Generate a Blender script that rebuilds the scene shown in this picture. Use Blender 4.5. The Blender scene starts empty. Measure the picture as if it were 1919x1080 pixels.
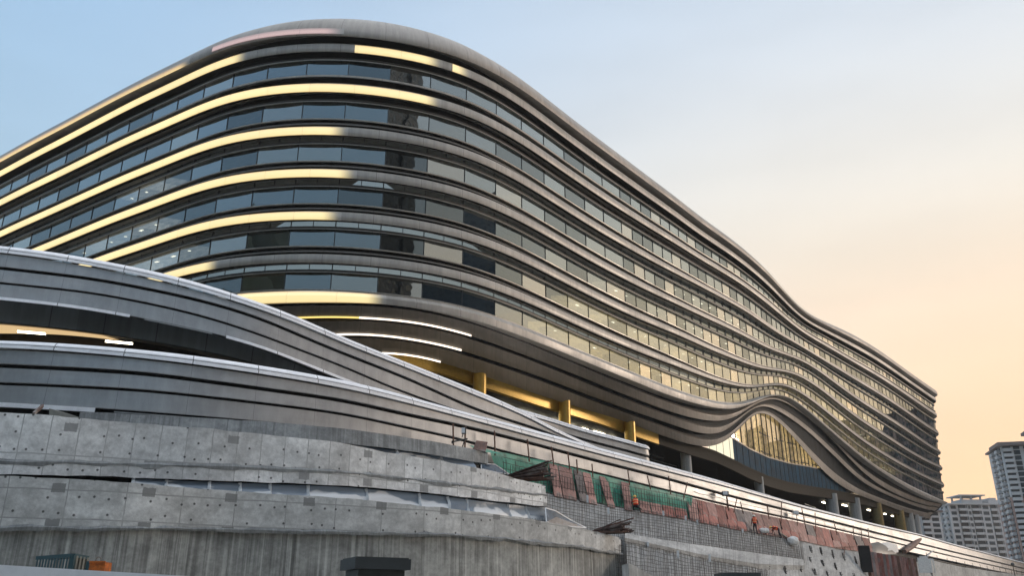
import bpy, bmesh, math, random
import numpy as np
from mathutils import Vector, Matrix
random.seed(7)
rng = np.random.default_rng(11)
sc = bpy.context.scene
R_ = math.radians

# ------------------------------------------------------------------ camera, sky, sun, exposure
FPX, CX, CY = 1600.0, 959.5, 540.0
PITCH = math.atan(620 / 1600)
EYE = 1.7                                   # eye height over the ground; all Z below are relative to the eye
cd = bpy.data.cameras.new('camera'); cam = bpy.data.objects.new('camera', cd); sc.collection.objects.link(cam)
cd.sensor_width = 36; cd.lens = 36 * FPX / 1919; cd.clip_start = .1; cd.clip_end = 6000
cam.location = (0, 0, EYE); cam.rotation_euler = (math.pi / 2 + PITCH, 0, 0)
sc.camera = cam
SUN_AZ, SUN_EL = R_(72), R_(8)              # azimuth clockwise from the view direction
sun_dir = Vector((math.sin(SUN_AZ) * math.cos(SUN_EL), math.cos(SUN_AZ) * math.cos(SUN_EL), math.sin(SUN_EL)))
sd = bpy.data.lights.new('sun', 'SUN'); sd.energy = 1.25; sd.angle = R_(11); sd.color = (1, .86, .74)
so = bpy.data.objects.new('sun', sd); sc.collection.objects.link(so)
so.rotation_euler = sun_dir.to_track_quat('Z', 'Y').to_euler()
sc.view_settings.view_transform = 'Standard'; sc.view_settings.look = 'None'
sc.view_settings.exposure = 0.28; sc.view_settings.gamma = 1
sc.cycles.max_bounces = 8; sc.cycles.transparent_max_bounces = 12; sc.cycles.sample_clamp_indirect = 4
try: sc.cycles.use_denoising = True
except Exception: pass

W = bpy.data.worlds.new('World'); sc.world = W; W.use_nodes = True
nt = W.node_tree; nt.nodes.clear()
def wn(t, **k):
    n = nt.nodes.new(t)
    for a, b in k.items(): setattr(n, a, b)
    return n
def wmix(fac, a, b):
    m = wn('ShaderNodeMix', data_type='RGBA')
    for i, v in ((0, fac), (6, a), (7, b)):
        if isinstance(v, (int, float)): m.inputs[i].default_value = v
        elif isinstance(v, tuple): m.inputs[i].default_value = (*v, 1)
        else: nt.links.new(v, m.inputs[i])
    return m.outputs[2]
def wrange(v, a, b, c=0, d=1, kind='SMOOTHSTEP'):
    m = wn('ShaderNodeMapRange', interpolation_type=kind)
    nt.links.new(v, m.inputs[0])
    for i, x in enumerate((a, b, c, d)): m.inputs[i + 1].default_value = x
    return m.outputs[0]
tc = wn('ShaderNodeTexCoord'); dt = wn('ShaderNodeVectorMath', operation='DOT_PRODUCT')
nt.links.new(tc.outputs['Generated'], dt.inputs[0]); dt.inputs[1].default_value = (math.sin(SUN_AZ), math.cos(SUN_AZ), 0)
sx = wn('ShaderNodeSeparateXYZ'); nt.links.new(tc.outputs['Generated'], sx.inputs[0])
dsun, el = dt.outputs['Value'], sx.outputs['Z']
k_warm = wrange(dsun, .0, .78)
k_warm2 = wrange(dsun, -.28, .62)
hor = wmix(k_warm, (.46, .58, .68), (1.17, .735, .42))
mid = wmix(k_warm2, (.41, .575, .72), (.87, .79, .67))
zen = wmix(k_warm2, (.32, .495, .71), (.60, .69, .80))
c1 = wmix(wrange(el, .08, .46), hor, mid)
c2 = wmix(wrange(el, .66, .95), wmix(wrange(el, .32, .68), c1, zen), (1.5, 1.6, 1.75))
back = wmix(wrange(dsun, -.95, -.15), (.78, .80, .84), (1, 1, 1))     # the dusk side of the sky is dimmer
mul = wn('ShaderNodeMix', data_type='RGBA', blend_type='MULTIPLY'); mul.inputs[0].default_value = 1
nt.links.new(c2, mul.inputs[6]); nt.links.new(back, mul.inputs[7])
# soft uneven haze in the glow
hz = wn('ShaderNodeTexNoise'); hz.inputs['Scale'].default_value = 2.2; hz.inputs['Detail'].default_value = 3
mp = wn('ShaderNodeMapping'); mp.inputs['Scale'].default_value = (1, 1, 4); nt.links.new(tc.outputs['Generated'], mp.inputs[0]); nt.links.new(mp.outputs[0], hz.inputs['Vector'])
hzr = wrange(hz.outputs['Fac'], .3, .72, .955, 1.05)
mul2 = wn('ShaderNodeMix', data_type='RGBA', blend_type='MULTIPLY'); mul2.inputs[0].default_value = 1
nt.links.new(mul.outputs[2], mul2.inputs[6]); nt.links.new(hzr, mul2.inputs[7])
scl = wn('ShaderNodeVectorMath', operation='SCALE'); scl.inputs['Scale'].default_value = 10.0
nt.links.new(mul2.outputs[2], scl.inputs[0])
sky = wn('ShaderNodeTexSky', sky_type='NISHITA'); sky.sun_disc = False; sky.sun_elevation = SUN_EL; sky.sun_rotation = SUN_AZ
sky.dust_density = 4; sky.air_density = 1.2
skym = wmix(.90, sky.outputs[0], scl.outputs[0])
bg = wn('ShaderNodeBackground'); bg.inputs['Strength'].default_value = 0.10
out = wn('ShaderNodeOutputWorld'); nt.links.new(skym, bg.inputs[0]); nt.links.new(bg.outputs[0], out.inputs[0])

# ------------------------------------------------------------------ materials
def new_mat(name):
    m = bpy.data.materials.new(name); m.use_nodes = True
    m.node_tree.nodes.clear(); return m
class NT:
    def __init__(s, m): s.t = m.node_tree
    def n(s, t, **k):
        n = s.t.nodes.new(t)
        for a, b in k.items(): setattr(n, a, b)
        return n
    def put(s, sock, v):
        if v is None: return
        if hasattr(v, 'is_output'): s.t.links.new(v, sock)
        elif isinstance(v, tuple) and len(v) == 3 and sock.type == 'RGBA': sock.default_value = (*v, 1)
        else: sock.default_value = v
    def math(s, op, a, b=None, c=None):
        n = s.n('ShaderNodeMath', operation=op)
        for i, v in enumerate((a, b, c)): s.put(n.inputs[i], v)
        return n.outputs[0]
    def mix(s, f, a, b, blend='MIX'):
        n = s.n('ShaderNodeMix', data_type='RGBA', blend_type=blend)
        for i, v in ((0, f), (6, a), (7, b)): s.put(n.inputs[i], v)
        return n.outputs[2]
    def rng(s, v, a, b, c=0., d=1., kind='SMOOTHSTEP'):
        n = s.n('ShaderNodeMapRange', interpolation_type=kind); s.put(n.inputs[0], v)
        for i, x in enumerate((a, b, c, d)): n.inputs[i + 1].default_value = x
        return n.outputs[0]
    def uv(s):
        u = s.n('ShaderNodeUVMap'); u.uv_map = 'UVMap'; x = s.n('ShaderNodeSeparateXYZ'); s.t.links.new(u.outputs[0], x.inputs[0])
        return u.outputs[0], x.outputs[0], x.outputs[1]
    def obj(s): return s.n('ShaderNodeTexCoord').outputs['Object']
    def scale(s, vec, xyz):
        m = s.n('ShaderNodeMapping'); s.put(m.inputs['Vector'], vec); m.inputs['Scale'].default_value = xyz; return m.outputs[0]
    def noise(s, vec, scale=1., detail=3., rough=.55):
        n = s.n('ShaderNodeTexNoise'); s.put(n.inputs['Vector'], vec); n.inputs['Scale'].default_value = scale
        n.inputs['Detail'].default_value = detail; n.inputs['Roughness'].default_value = rough; return n.outputs['Fac']
    def white(s, v):
        n = s.n('ShaderNodeTexWhiteNoise', noise_dimensions='1D'); s.put(n.inputs['W'], v); return n.outputs['Value']
    def white2(s, x, y):
        c = s.n('ShaderNodeCombineXYZ'); s.put(c.inputs[0], x); s.put(c.inputs[1], y)
        n = s.n('ShaderNodeTexWhiteNoise', noise_dimensions='2D'); s.t.links.new(c.outputs[0], n.inputs['Vector']); return n.outputs['Value']
    def line(s, v, period, width):      # 1 on a thin line every period
        f = s.math('FRACT', s.math('DIVIDE', v, period)); f = s.math('ABSOLUTE', s.math('SUBTRACT', f, .5))
        return s.math('GREATER_THAN', f, .5 - width / period / 2)
    def bump(s, h, dist=.02, st=.5):
        b = s.n('ShaderNodeBump'); s.put(b.inputs['Height'], h); b.inputs['Distance'].default_value = dist; b.inputs['Strength'].default_value = st; return b.outputs[0]
    def principled(s, col, rough=.6, metal=0., normal=None, emit=None, estr=0., spec=None):
        p = s.n('ShaderNodeBsdfPrincipled'); s.put(p.inputs['Base Color'], col); s.put(p.inputs['Roughness'], rough); s.put(p.inputs['Metallic'], metal)
        if normal is not None: s.put(p.inputs['Normal'], normal)
        if spec is not None: p.inputs['Specular IOR Level'].default_value = spec
        if emit is not None: s.put(p.inputs['Emission Color'], emit); s.put(p.inputs['Emission Strength'], estr)
        return p.outputs[0]
    def out(s, sh):
        o = s.n('ShaderNodeOutputMaterial'); s.t.links.new(sh, o.inputs[0])
def simple(name, col, rough=.6, metal=0., var=.15, nscale=3., spec=None):
    m = new_mat(name); s = NT(m)
    f = s.noise(s.obj(), nscale, 5, .6)
    c = s.mix(s.rng(f, .3, .7), tuple(x * (1 - var) for x in col), tuple(min(1, x * (1 + var)) for x in col))
    s.out(s.principled(c, s.rng(f, .3, .7, rough * .88, min(1, rough * 1.1)), metal, spec=spec)); return m
def emitter(name, col, st):
    m = new_mat(name); s = NT(m); e = s.n('ShaderNodeEmission'); e.inputs[0].default_value = (*col, 1); e.inputs[1].default_value = st; s.out(e.outputs[0]); return m
def panelled(name, col, rough, metal, joint, jw=.035, var=.10, dirt=.25, spec=None):
    """sheet-metal cladding: panel joints every `joint` metres of length, a slight tone step per panel, dirt streaks"""
    m = new_mat(name); s = NT(m); uv, u, v = s.uv()
    cell = s.white(s.math('FLOOR', s.math('ADD', s.math('DIVIDE', u, joint), .5)))
    tone = s.rng(cell, 0, 1, 1 - var, 1 + var, 'LINEAR')
    st = s.noise(s.scale(uv, (1.6, .25, 1)), 1.0, 5, .65); st2 = s.noise(s.scale(uv, (.15, .3, 1)), 1.0, 3)
    d = s.rng(s.math('ADD', s.math('MULTIPLY', st, .6), s.math('MULTIPLY', st2, .4)), .35, .65, 1 - dirt, 1.06)
    c = s.mix(1., col, s.math('MULTIPLY', tone, d), 'MULTIPLY')
    c = s.mix(s.math('MULTIPLY', s.line(u, joint, jw), .8), c, (.015, .014, .013))
    wob = s.bump(s.noise(s.scale(uv, (.35, .8, 1)), 1., 2), .05, .35)
    s.out(s.principled(c, s.rng(st2, .3, .7, rough * .85, rough * 1.2), metal, wob, spec=spec)); return m

M = {}
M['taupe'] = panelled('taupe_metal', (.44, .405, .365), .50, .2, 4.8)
M['taupe_roof'] = panelled('taupe_roof_metal', (.42, .375, .33), .55, .15, 4.8, .03, .07)
M['ledge'] = panelled('bronze_ledge_metal', (.20, .17, .135), .45, .3, 4.8)
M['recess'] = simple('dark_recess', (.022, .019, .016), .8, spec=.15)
M['step'] = panelled('dark_taupe_step', (.15, .135, .115), .55, .2, 4.8)
M['mullion'] = simple('black_aluminium', (.02, .02, .02), .4)
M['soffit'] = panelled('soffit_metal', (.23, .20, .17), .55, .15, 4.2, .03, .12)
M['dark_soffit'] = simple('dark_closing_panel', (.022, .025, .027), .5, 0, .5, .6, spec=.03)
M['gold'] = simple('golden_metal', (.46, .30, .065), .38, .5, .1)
def glow_band(name, core, edge, st, lo, hi, taupe=(.47, .44, .405)):
    """back-lit translucent fascia; on the coping an LED wash painted into the emission; fades at rims and end"""
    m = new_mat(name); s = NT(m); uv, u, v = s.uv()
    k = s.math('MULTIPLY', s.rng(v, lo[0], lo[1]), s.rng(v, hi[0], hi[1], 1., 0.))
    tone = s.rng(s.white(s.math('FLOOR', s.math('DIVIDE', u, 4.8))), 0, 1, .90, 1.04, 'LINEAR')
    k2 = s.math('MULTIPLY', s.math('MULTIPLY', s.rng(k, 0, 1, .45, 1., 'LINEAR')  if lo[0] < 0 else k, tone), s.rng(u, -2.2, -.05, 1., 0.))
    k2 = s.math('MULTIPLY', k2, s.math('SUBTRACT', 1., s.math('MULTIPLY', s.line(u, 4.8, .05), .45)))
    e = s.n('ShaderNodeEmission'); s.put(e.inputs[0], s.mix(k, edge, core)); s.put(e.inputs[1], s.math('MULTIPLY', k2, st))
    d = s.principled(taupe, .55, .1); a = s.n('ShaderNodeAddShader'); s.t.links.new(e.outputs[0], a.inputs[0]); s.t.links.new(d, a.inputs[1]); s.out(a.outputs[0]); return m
M['lit'] = glow_band('lit_fascia_light', (1.0, .80, .35), (1.0, .58, .15), .86, (-.06, .16), (.86, 1.08))
M['coping_wash_gold'] = glow_band('painted_gold_wash', (1.0, .70, .28), (1.0, .55, .20), .80, (.05, 1.0), (1.4, 1.9))  # gold LED wash on the roof coping, painted as emission
M['coping_wash_pink'] = glow_band('painted_pink_wash', (1.0, .60, .56), (.9, .45, .42), .42, (-.1, .55), (.75, 1.1))  # pink wash on the coping, likewise put into the emission
M['led'] = emitter('led_white', (1.0, .86, .70), 2.0)
M['led_warm'] = emitter('led_gold', (1.0, .74, .22), 1.1)
M['tube'] = emitter('ceiling_tube', (1.0, .90, .66), 9)
M['spot'] = emitter('interior_lamp', (1.0, .90, .70), 4.5)
M['ribbon'] = panelled('ribbon_aluminium', (.39, .387, .385), .48, .80, 3.6, .012, .04, .16)
M['ribbon_cap'] = panelled('ribbon_cap_white', (.86, .86, .88), .45, .15, 3.6, .05, .03, .1)
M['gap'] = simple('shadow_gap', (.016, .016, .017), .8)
M['inner'] = panelled('inner_fascia_metal', (.14, .155, .16), .45, .3, 3.4, .05, .12)
def glass(name, tint, inside, fac0, fac1):
    m = new_mat(name); s = NT(m); uv, u, v = s.uv()
    nrm = s.bump(s.noise(s.scale(s.obj(), (.35, .35, .5)), 1., 2), .05, .11)
    lw = s.n('ShaderNodeLayerWeight'); lw.inputs[0].default_value = .35
    f = s.rng(lw.outputs['Facing'], .05, .75, fac0, fac1, 'LINEAR')
    g = s.n('ShaderNodeBsdfGlossy'); g.inputs['Roughness'].default_value = .015; g.inputs[0].default_value = (*tint, 1); s.put(g.inputs['Normal'], nrm)
    t = s.n('ShaderNodeBsdfTransparent'); t.inputs[0].default_value = (*inside, 1)
    x = s.n('ShaderNodeMixShader'); s.put(x.inputs[0], f); s.t.links.new(t.outputs[0], x.inputs[1]); s.t.links.new(g.outputs[0], x.inputs[2])
    s.out(x.outputs[0]); return m
M['glass'] = glass('coated_glass', (.62, .70, .72), (.40, .44, .42), .26, .86)
M['glass_b'] = glass('coated_glass_dark', (.48, .55, .57), (.36, .40, .40), .20, .70)
M['glass_c'] = glass('coated_glass_pale', (.76, .79, .76), (.46, .48, .45), .30, .94)
M['clear'] = glass('clear_glass', (.7, .75, .8), (.86, .84, .78), .12, .6)
M['blue_glass'] = simple('navy_glass', (.018, .052, .085), .5, 0, .35, .5, spec=.02)
def room(name, col, emit, st):
    m = new_mat(name); s = NT(m); uv, u, v = s.uv()
    cell = s.white(s.math('FLOOR', s.math('DIVIDE', u, 2.9)))
    cl = s.rng(cell, 0, 1, .35, 1.1, 'LINEAR')
    n = s.noise(s.scale(uv, (.7, 1.1, 1)), 1.2, 4, .6)
    c = s.mix(1., col, s.math('MULTIPLY', cl, s.rng(n, .3, .7, .5, 1.2)), 'MULTIPLY')
    s.out(s.principled(c, .8, emit=emit, estr=s.math('MULTIPLY', s.math('MULTIPLY', cl, s.rng(n, .32, .68, .55, 1.2)), st))); return m
M['room_dark'] = simple('unlit_room', (.035, .04, .046), .8)
M['room_lit'] = room('lit_room', (.5, .40, .25), (1., .74, .36), .62)
M['room_dim'] = room('dim_room', (.35, .32, .26), (1., .80, .52), .22)
M['room_grey'] = room('grey_room', (.5, .48, .45), (1., .88, .74), .42)
def concrete(name, base, jx, jy, y0, patch=True, stain=.0, rough=.85, dark=1.):
    m = new_mat(name); s = NT(m); uv, u, v = s.uv()
    big = s.noise(s.scale(uv, (.18, .35, 1)), 1., 4); fine = s.noise(uv, 5., 6, .7); med = s.noise(uv, 1.3, 5, .65)
    cellx = s.math('FLOOR', s.math('DIVIDE', u, jx)); celly = s.math('FLOOR', s.math('DIVIDE', s.math('SUBTRACT', v, y0), jy))
    cell = s.white2(cellx, celly)
    tone = s.math('MULTIPLY', s.rng(cell, 0, 1, .88, 1.12, 'LINEAR'), s.math('MULTIPLY', s.rng(big, .3, .7, .82, 1.12), s.math('MULTIPLY', s.rng(fine, .25, .75, .82, 1.1), s.rng(med, .3, .7, .74, 1.14))))
    if stain > 0:
        stv = s.noise(s.scale(uv, (4.6, .07, 1)), 1., 6, .65); stb = s.noise(s.scale(uv, (.35, .25, 1)), 1., 3)
        k = s.math('MULTIPLY', s.rng(stv, .42, .62), s.rng(stb, .3, .62))
        tone = s.math('MULTIPLY', tone, s.math('SUBTRACT', 1., s.math('MULTIPLY', k, stain)))
        lite = s.math('MULTIPLY', s.rng(s.noise(s.scale(uv, (6.1, .10, 1)), 1., 4, .6), .52, .66), .75 * stain)
        tone = s.math('ADD', tone, lite)
    c = s.mix(1., base, tone, 'MULTIPLY')
    # formwork joints, a little wandering
    wob = s.math('ADD', u, s.math('MULTIPLY', s.math('SUBTRACT', s.noise(s.scale(uv, (.2, 1.5, 1)), 1., 3), .5), .10))
    jl = s.math('MULTIPLY', s.line(wob, jx, .05), s.rng(med, .35, .55, .25, .75))
    jl2 = s.math('MULTIPLY', s.line(s.math('SUBTRACT', s.math('ADD', v, s.math('MULTIPLY', s.math('SUBTRACT', s.noise(s.scale(uv, (.4, 1, 1)), 1., 3), .5), .14)), y0), jy, .06), s.rng(med, .3, .6, .3, .8))
    c = s.mix(s.math('MAXIMUM', jl, jl2), c, tuple(x * .45 for x in base))
    if patch:
        # tie holes: small dark dots on a jittered grid
        gx, gy = .62, .78
        ix = s.math('FLOOR', s.math('DIVIDE', u, gx)); iy = s.math('FLOOR', s.math('DIVIDE', v, gy))
        jxo = s.math('MULTIPLY', s.math('SUBTRACT', s.white2(ix, iy), .5), .25); jyo = s.math('MULTIPLY', s.math('SUBTRACT', s.white2(iy, ix), .5), .3)
        fx = s.math('ADD', s.math('SUBTRACT', s.math('FRACT', s.math('DIVIDE', u, gx)), .5), jxo); fy = s.math('ADD', s.math('SUBTRACT', s.math('FRACT', s.math('DIVIDE', v, gy)), .5), jyo)
        d = s.math('SQRT', s.math('ADD', s.math('POWER', s.math('MULTIPLY', fx, gx), 2.), s.math('POWER', s.math('MULTIPLY', fy, gy), 2.)))
        keep = s.math('GREATER_THAN', s.white2(s.math('ADD', ix, 37.3), iy), .45)
        dot = s.math('MULTIPLY', s.rng(d, .035, .075, 1., 0.), keep)
        c = s.mix(s.math('MULTIPLY', dot, .9), c, (.05, .05, .05))
        # mortar patches: darker rough rectangles, two heights
        px, py = 3.75, 1.55
        pu = s.math('ADD', u, s.math('MULTIPLY', s.math('SUBTRACT', med, .5), .12)); pv = s.math('ADD', v, s.math('MULTIPLY', s.math('SUBTRACT', fine, .5), .16))
        qx = s.math('ABSOLUTE', s.math('SUBTRACT', s.math('FRACT', s.math('DIVIDE', pu, px)), .5)); qy = s.math('ABSOLUTE', s.math('SUBTRACT', s.math('FRACT', s.math('DIVIDE', pv, py)), .5))
        pk = s.math('GREATER_THAN', s.white2(s.math('FLOOR', s.math('DIVIDE', u, px)), s.math('FLOOR', s.math('DIVIDE', v, py))), .25)
        pm = s.math('MULTIPLY', s.math('MULTIPLY', s.math('LESS_THAN', qx, .28 / px), s.math('LESS_THAN', qy, .20 / py)), pk)
        c = s.mix(s.math('MULTIPLY', pm, .85), c, tuple(x * .36 for x in base))
    b = s.bump(s.math('ADD', fine, s.math('MULTIPLY', jl, -1.)), .03, .5)
    s.out(s.principled(c, rough, 0., b)); return m
M['conc'] = concrete('formed_concrete', (.74, .745, .74), 1.22, 2.4, .0)
M['conc_c'] = concrete('formed_concrete_grey', (.60, .605, .595), 2.44, 1.25, .35)
M['conc_base'] = concrete('stained_concrete', (.38, .385, .365), 2.44, 3.4, 1.1, False, .55)
M['conc_strip'] = concrete('smooth_wet_concrete', (.34, .355, .36), 2.44, 5., 1.7, False, .35)
M['conc_plain'] = concrete('cast_concrete', (.44, .44, .43), 3., 9., 4.4, False, .25)
M['shotcrete'] = concrete('sprayed_concrete', (.38, .38, .37), 97., 91., 45., False, .3)
M['ground'] = concrete('dusty_ground', (.36, .34, .30), 997., 991., 45., False, .0)
def panel_wood(name, col):
    m = new_mat(name); s = NT(m); uv, u, v = s.uv(); o = s.obj()
    oi = s.n('ShaderNodeObjectInfo').outputs['Random']
    n = s.noise(s.scale(o, (2.5, 2.5, .6)), 1.2, 6, .7); n2 = s.noise(o, .9, 4)
    c = s.mix(s.rng(n, .3, .7), tuple(x * .55 for x in col), tuple(min(1, x * 1.25) for x in col))
    c = s.mix(s.math('MULTIPLY', s.rng(n2, .50, .66), .55), c, (.30, .28, .26))
    c = s.mix(1., c, s.rng(oi, 0, 1, .62, 1.18, 'LINEAR'), 'MULTIPLY')
    s.out(s.principled(c, .7)); return m
M['form_red'] = panel_wood('red_film_plywood', (.34, .125, .10))
M['form_pink'] = panel_wood('faded_pink_plywood', (.40, .215, .185))
M['form_grey'] = panel_wood('worn_grey_plywood', (.24, .20, .19))
M['timber'] = panel_wood('dark_wet_timber', (.10, .062, .05))
M['rust'] = simple('rusty_steel', (.15, .075, .05), .8, .1, .35, 8)
M['rebar'] = simple('rebar_steel', (.065, .058, .054), .75, .3, .3, 10)
def netting():
    m = new_mat('green_netting'); s = NT(m); uv, u, v = s.uv()
    n = s.noise(s.scale(uv, (.5, .8, 1)), 1.2, 4); fold = s.noise(s.scale(uv, (3., .3, 1)), 1., 4)
    c = s.mix(s.rng(n, .35, .65), (.012, .10, .062), (.05, .30, .205))
    d = s.principled(s.mix(s.math('MULTIPLY', s.rng(fold, .4, .6), .5), c, (.09, .36, .26)), .7)
    t = s.n('ShaderNodeBsdfTransparent'); x = s.n('ShaderNodeMixShader'); x.inputs[0].default_value = .84
    s.t.links.new(t.outputs[0], x.inputs[1]); s.t.links.new(d, x.inputs[2]); s.out(x.outputs[0]); return m
M['net'] = netting()
def sheet():
    m = new_mat('translucent_plastic'); s = NT(m); uv, u, v = s.uv()
    n = s.noise(s.scale(uv, (.30, .5, 1)), 1.1, 3, .5)
    c = s.mix(s.rng(s.math('ADD', n, s.math('MULTIPLY', s.math('FRACT', v), .30)), .64, .70), (.20, .25, .31), (.74, .77, .80))
    b = s.bump(s.noise(uv, 1.2, 3), .06, .4)
    s.out(s.principled(c, .25, 0., b)); return m
M['sheet'] = sheet()
M['white_frame'] = simple('white_tape', (.72, .74, .76), .5)
M['bag'] = simple('white_sack', (.68, .67, .65), .7, 0, .12, 6)
M['vest'] = simple('orange_vest', (.85, .07, .02), .7, 0, .1, 8)
M['vest_stripe'] = simple('reflective_stripe', (.80, .62, .30), .4)
M['cloth_dark'] = simple('dark_workwear', (.020, .022, .030), .85)
M['cloth_red'] = simple('maroon_sleeve', (.09, .022, .022), .85)
M['skin'] = simple('skin', (.36, .20, .13), .6)
M['helmet_w'] = simple('white_helmet', (.80, .78, .70), .3)
M['helmet_y'] = simple('yellow_helmet', (.80, .45, .06), .3)
M['tower_wall'] = simple('tower_pale_render', (.46, .465, .47), .8, 0, .08, .2)
M['tower_brick'] = simple('tower_brown_tile', (.30, .20, .17), .8, 0, .1, .3)
M['tower_white'] = simple('tower_white_trim', (.44, .445, .45), .8, 0, .06, .2)
M['tower_glass'] = simple('tower_window_glass', (.035, .05, .06), .12, .1, .3, .4)
M['tower_roof'] = simple('tower_roof_tile', (.17, .14, .13), .8)
M['teal'] = simple('teal_container_paint', (.035, .085, .10), .55)
M['container_grey'] = simple('grey_container_door', (.20, .20, .175), .6)
M['orange_box'] = simple('orange_box_paint', (.50, .13, .02), .6, 0, .3, 9)
M['hoarding'] = simple('white_hoarding', (.82, .82, .84), .5, 0, .05)
M['slate'] = simple('dark_slate_paint', (.045, .052, .055), .6)
M['lampgrey'] = simple('grey_lamp_body', (.10, .10, .10), .5)

M['hall'] = room('lit_hall_wall', (.6, .45, .25), (1., .72, .32), .85)
M['hall_white'] = emitter('lit_white_glass', (1., .90, .66), .95)
M['warm_panel'] = emitter('warm_ceiling_panel', (1., .70, .36), .62)
M['sheet_dark'] = simple('dark_blue_plastic', (.05, .075, .11), .25, 0, .4, 1.5)
M['timber2'] = panel_wood('brown_timber', (.17, .085, .06))
M['slate2'] = simple('dark_green_slate', (.030, .042, .042), .5)
M['unseen_hill'] = simple('wooded_hill', (.035, .05, .035), .9, 0, .4, .05)
M['beam_shade'] = simple('shaded_beam_brown', (.045, .037, .027), .7, 0, .15, spec=.1)  # dark copy of the beam metal, with its shade in the colour
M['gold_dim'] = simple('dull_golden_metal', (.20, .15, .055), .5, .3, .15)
M['frame_dark'] = simple('dark_bronze_frame', (.045, .036, .028), .5, .2)
M['tower_dark'] = simple('dark_tower_tile', (.045, .052, .06), .5, 0, .2, .3)
M['mortar'] = concrete('smeared_mortar', (.27, .28, .28), 97., 91., 45., False, .3)
M['ledge_light'] = panelled('pale_bronze_lip', (.38, .34, .29), .42, .3, 4.8)
# ------------------------------------------------------------------ helpers
SP, CP = math.sin(PITCH), math.cos(PITCH)
def ray(u, v):
    x = (np.asarray(u, float) - CX) / FPX; y = (CY - np.asarray(v, float)) / FPX
    return x, CP - y * SP, SP + y * CP
def at(u, v, Y):                            # the point at plan depth Y on the sight line of a measured point
    X, Yr, Z = ray(u, v); k = Y / Yr
    return Vector((float(X * k), float(Y), float(Z * k)))
def sm(y, s):
    r = max(1, int(3 * s)); k = np.exp(-.5 * (np.arange(-r, r + 1) / s) ** 2); k /= k.sum()
    yp = np.concatenate([2 * y[0] - y[r:0:-1], y, 2 * y[-1] - y[-2:-r - 2:-1]]) if len(y) > r + 1 else np.pad(y, r, mode='edge')
    return np.convolve(yp, k, 'valid')
def tan_curve(c, A, s=0):                   # measured curve -> elevation tangent Z/Y at azimuth tangents A
    q = np.array(c, float); X, Y, Z = ray(q[:, 0], q[:, 1]); a = X / Y; t = Z / Y; o = np.argsort(a); a, t = a[o], t[o]
    y = np.interp(A, a, t)
    l = A < a[0]; y[l] = t[0] + (A[l] - a[0]) * (t[1] - t[0]) / (a[1] - a[0])
    r = A > a[-1]; y[r] = t[-1] + (A[r] - a[-1]) * (t[-1] - t[-2]) / (a[-1] - a[-2])
    return sm(y, s) if s else y
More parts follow.
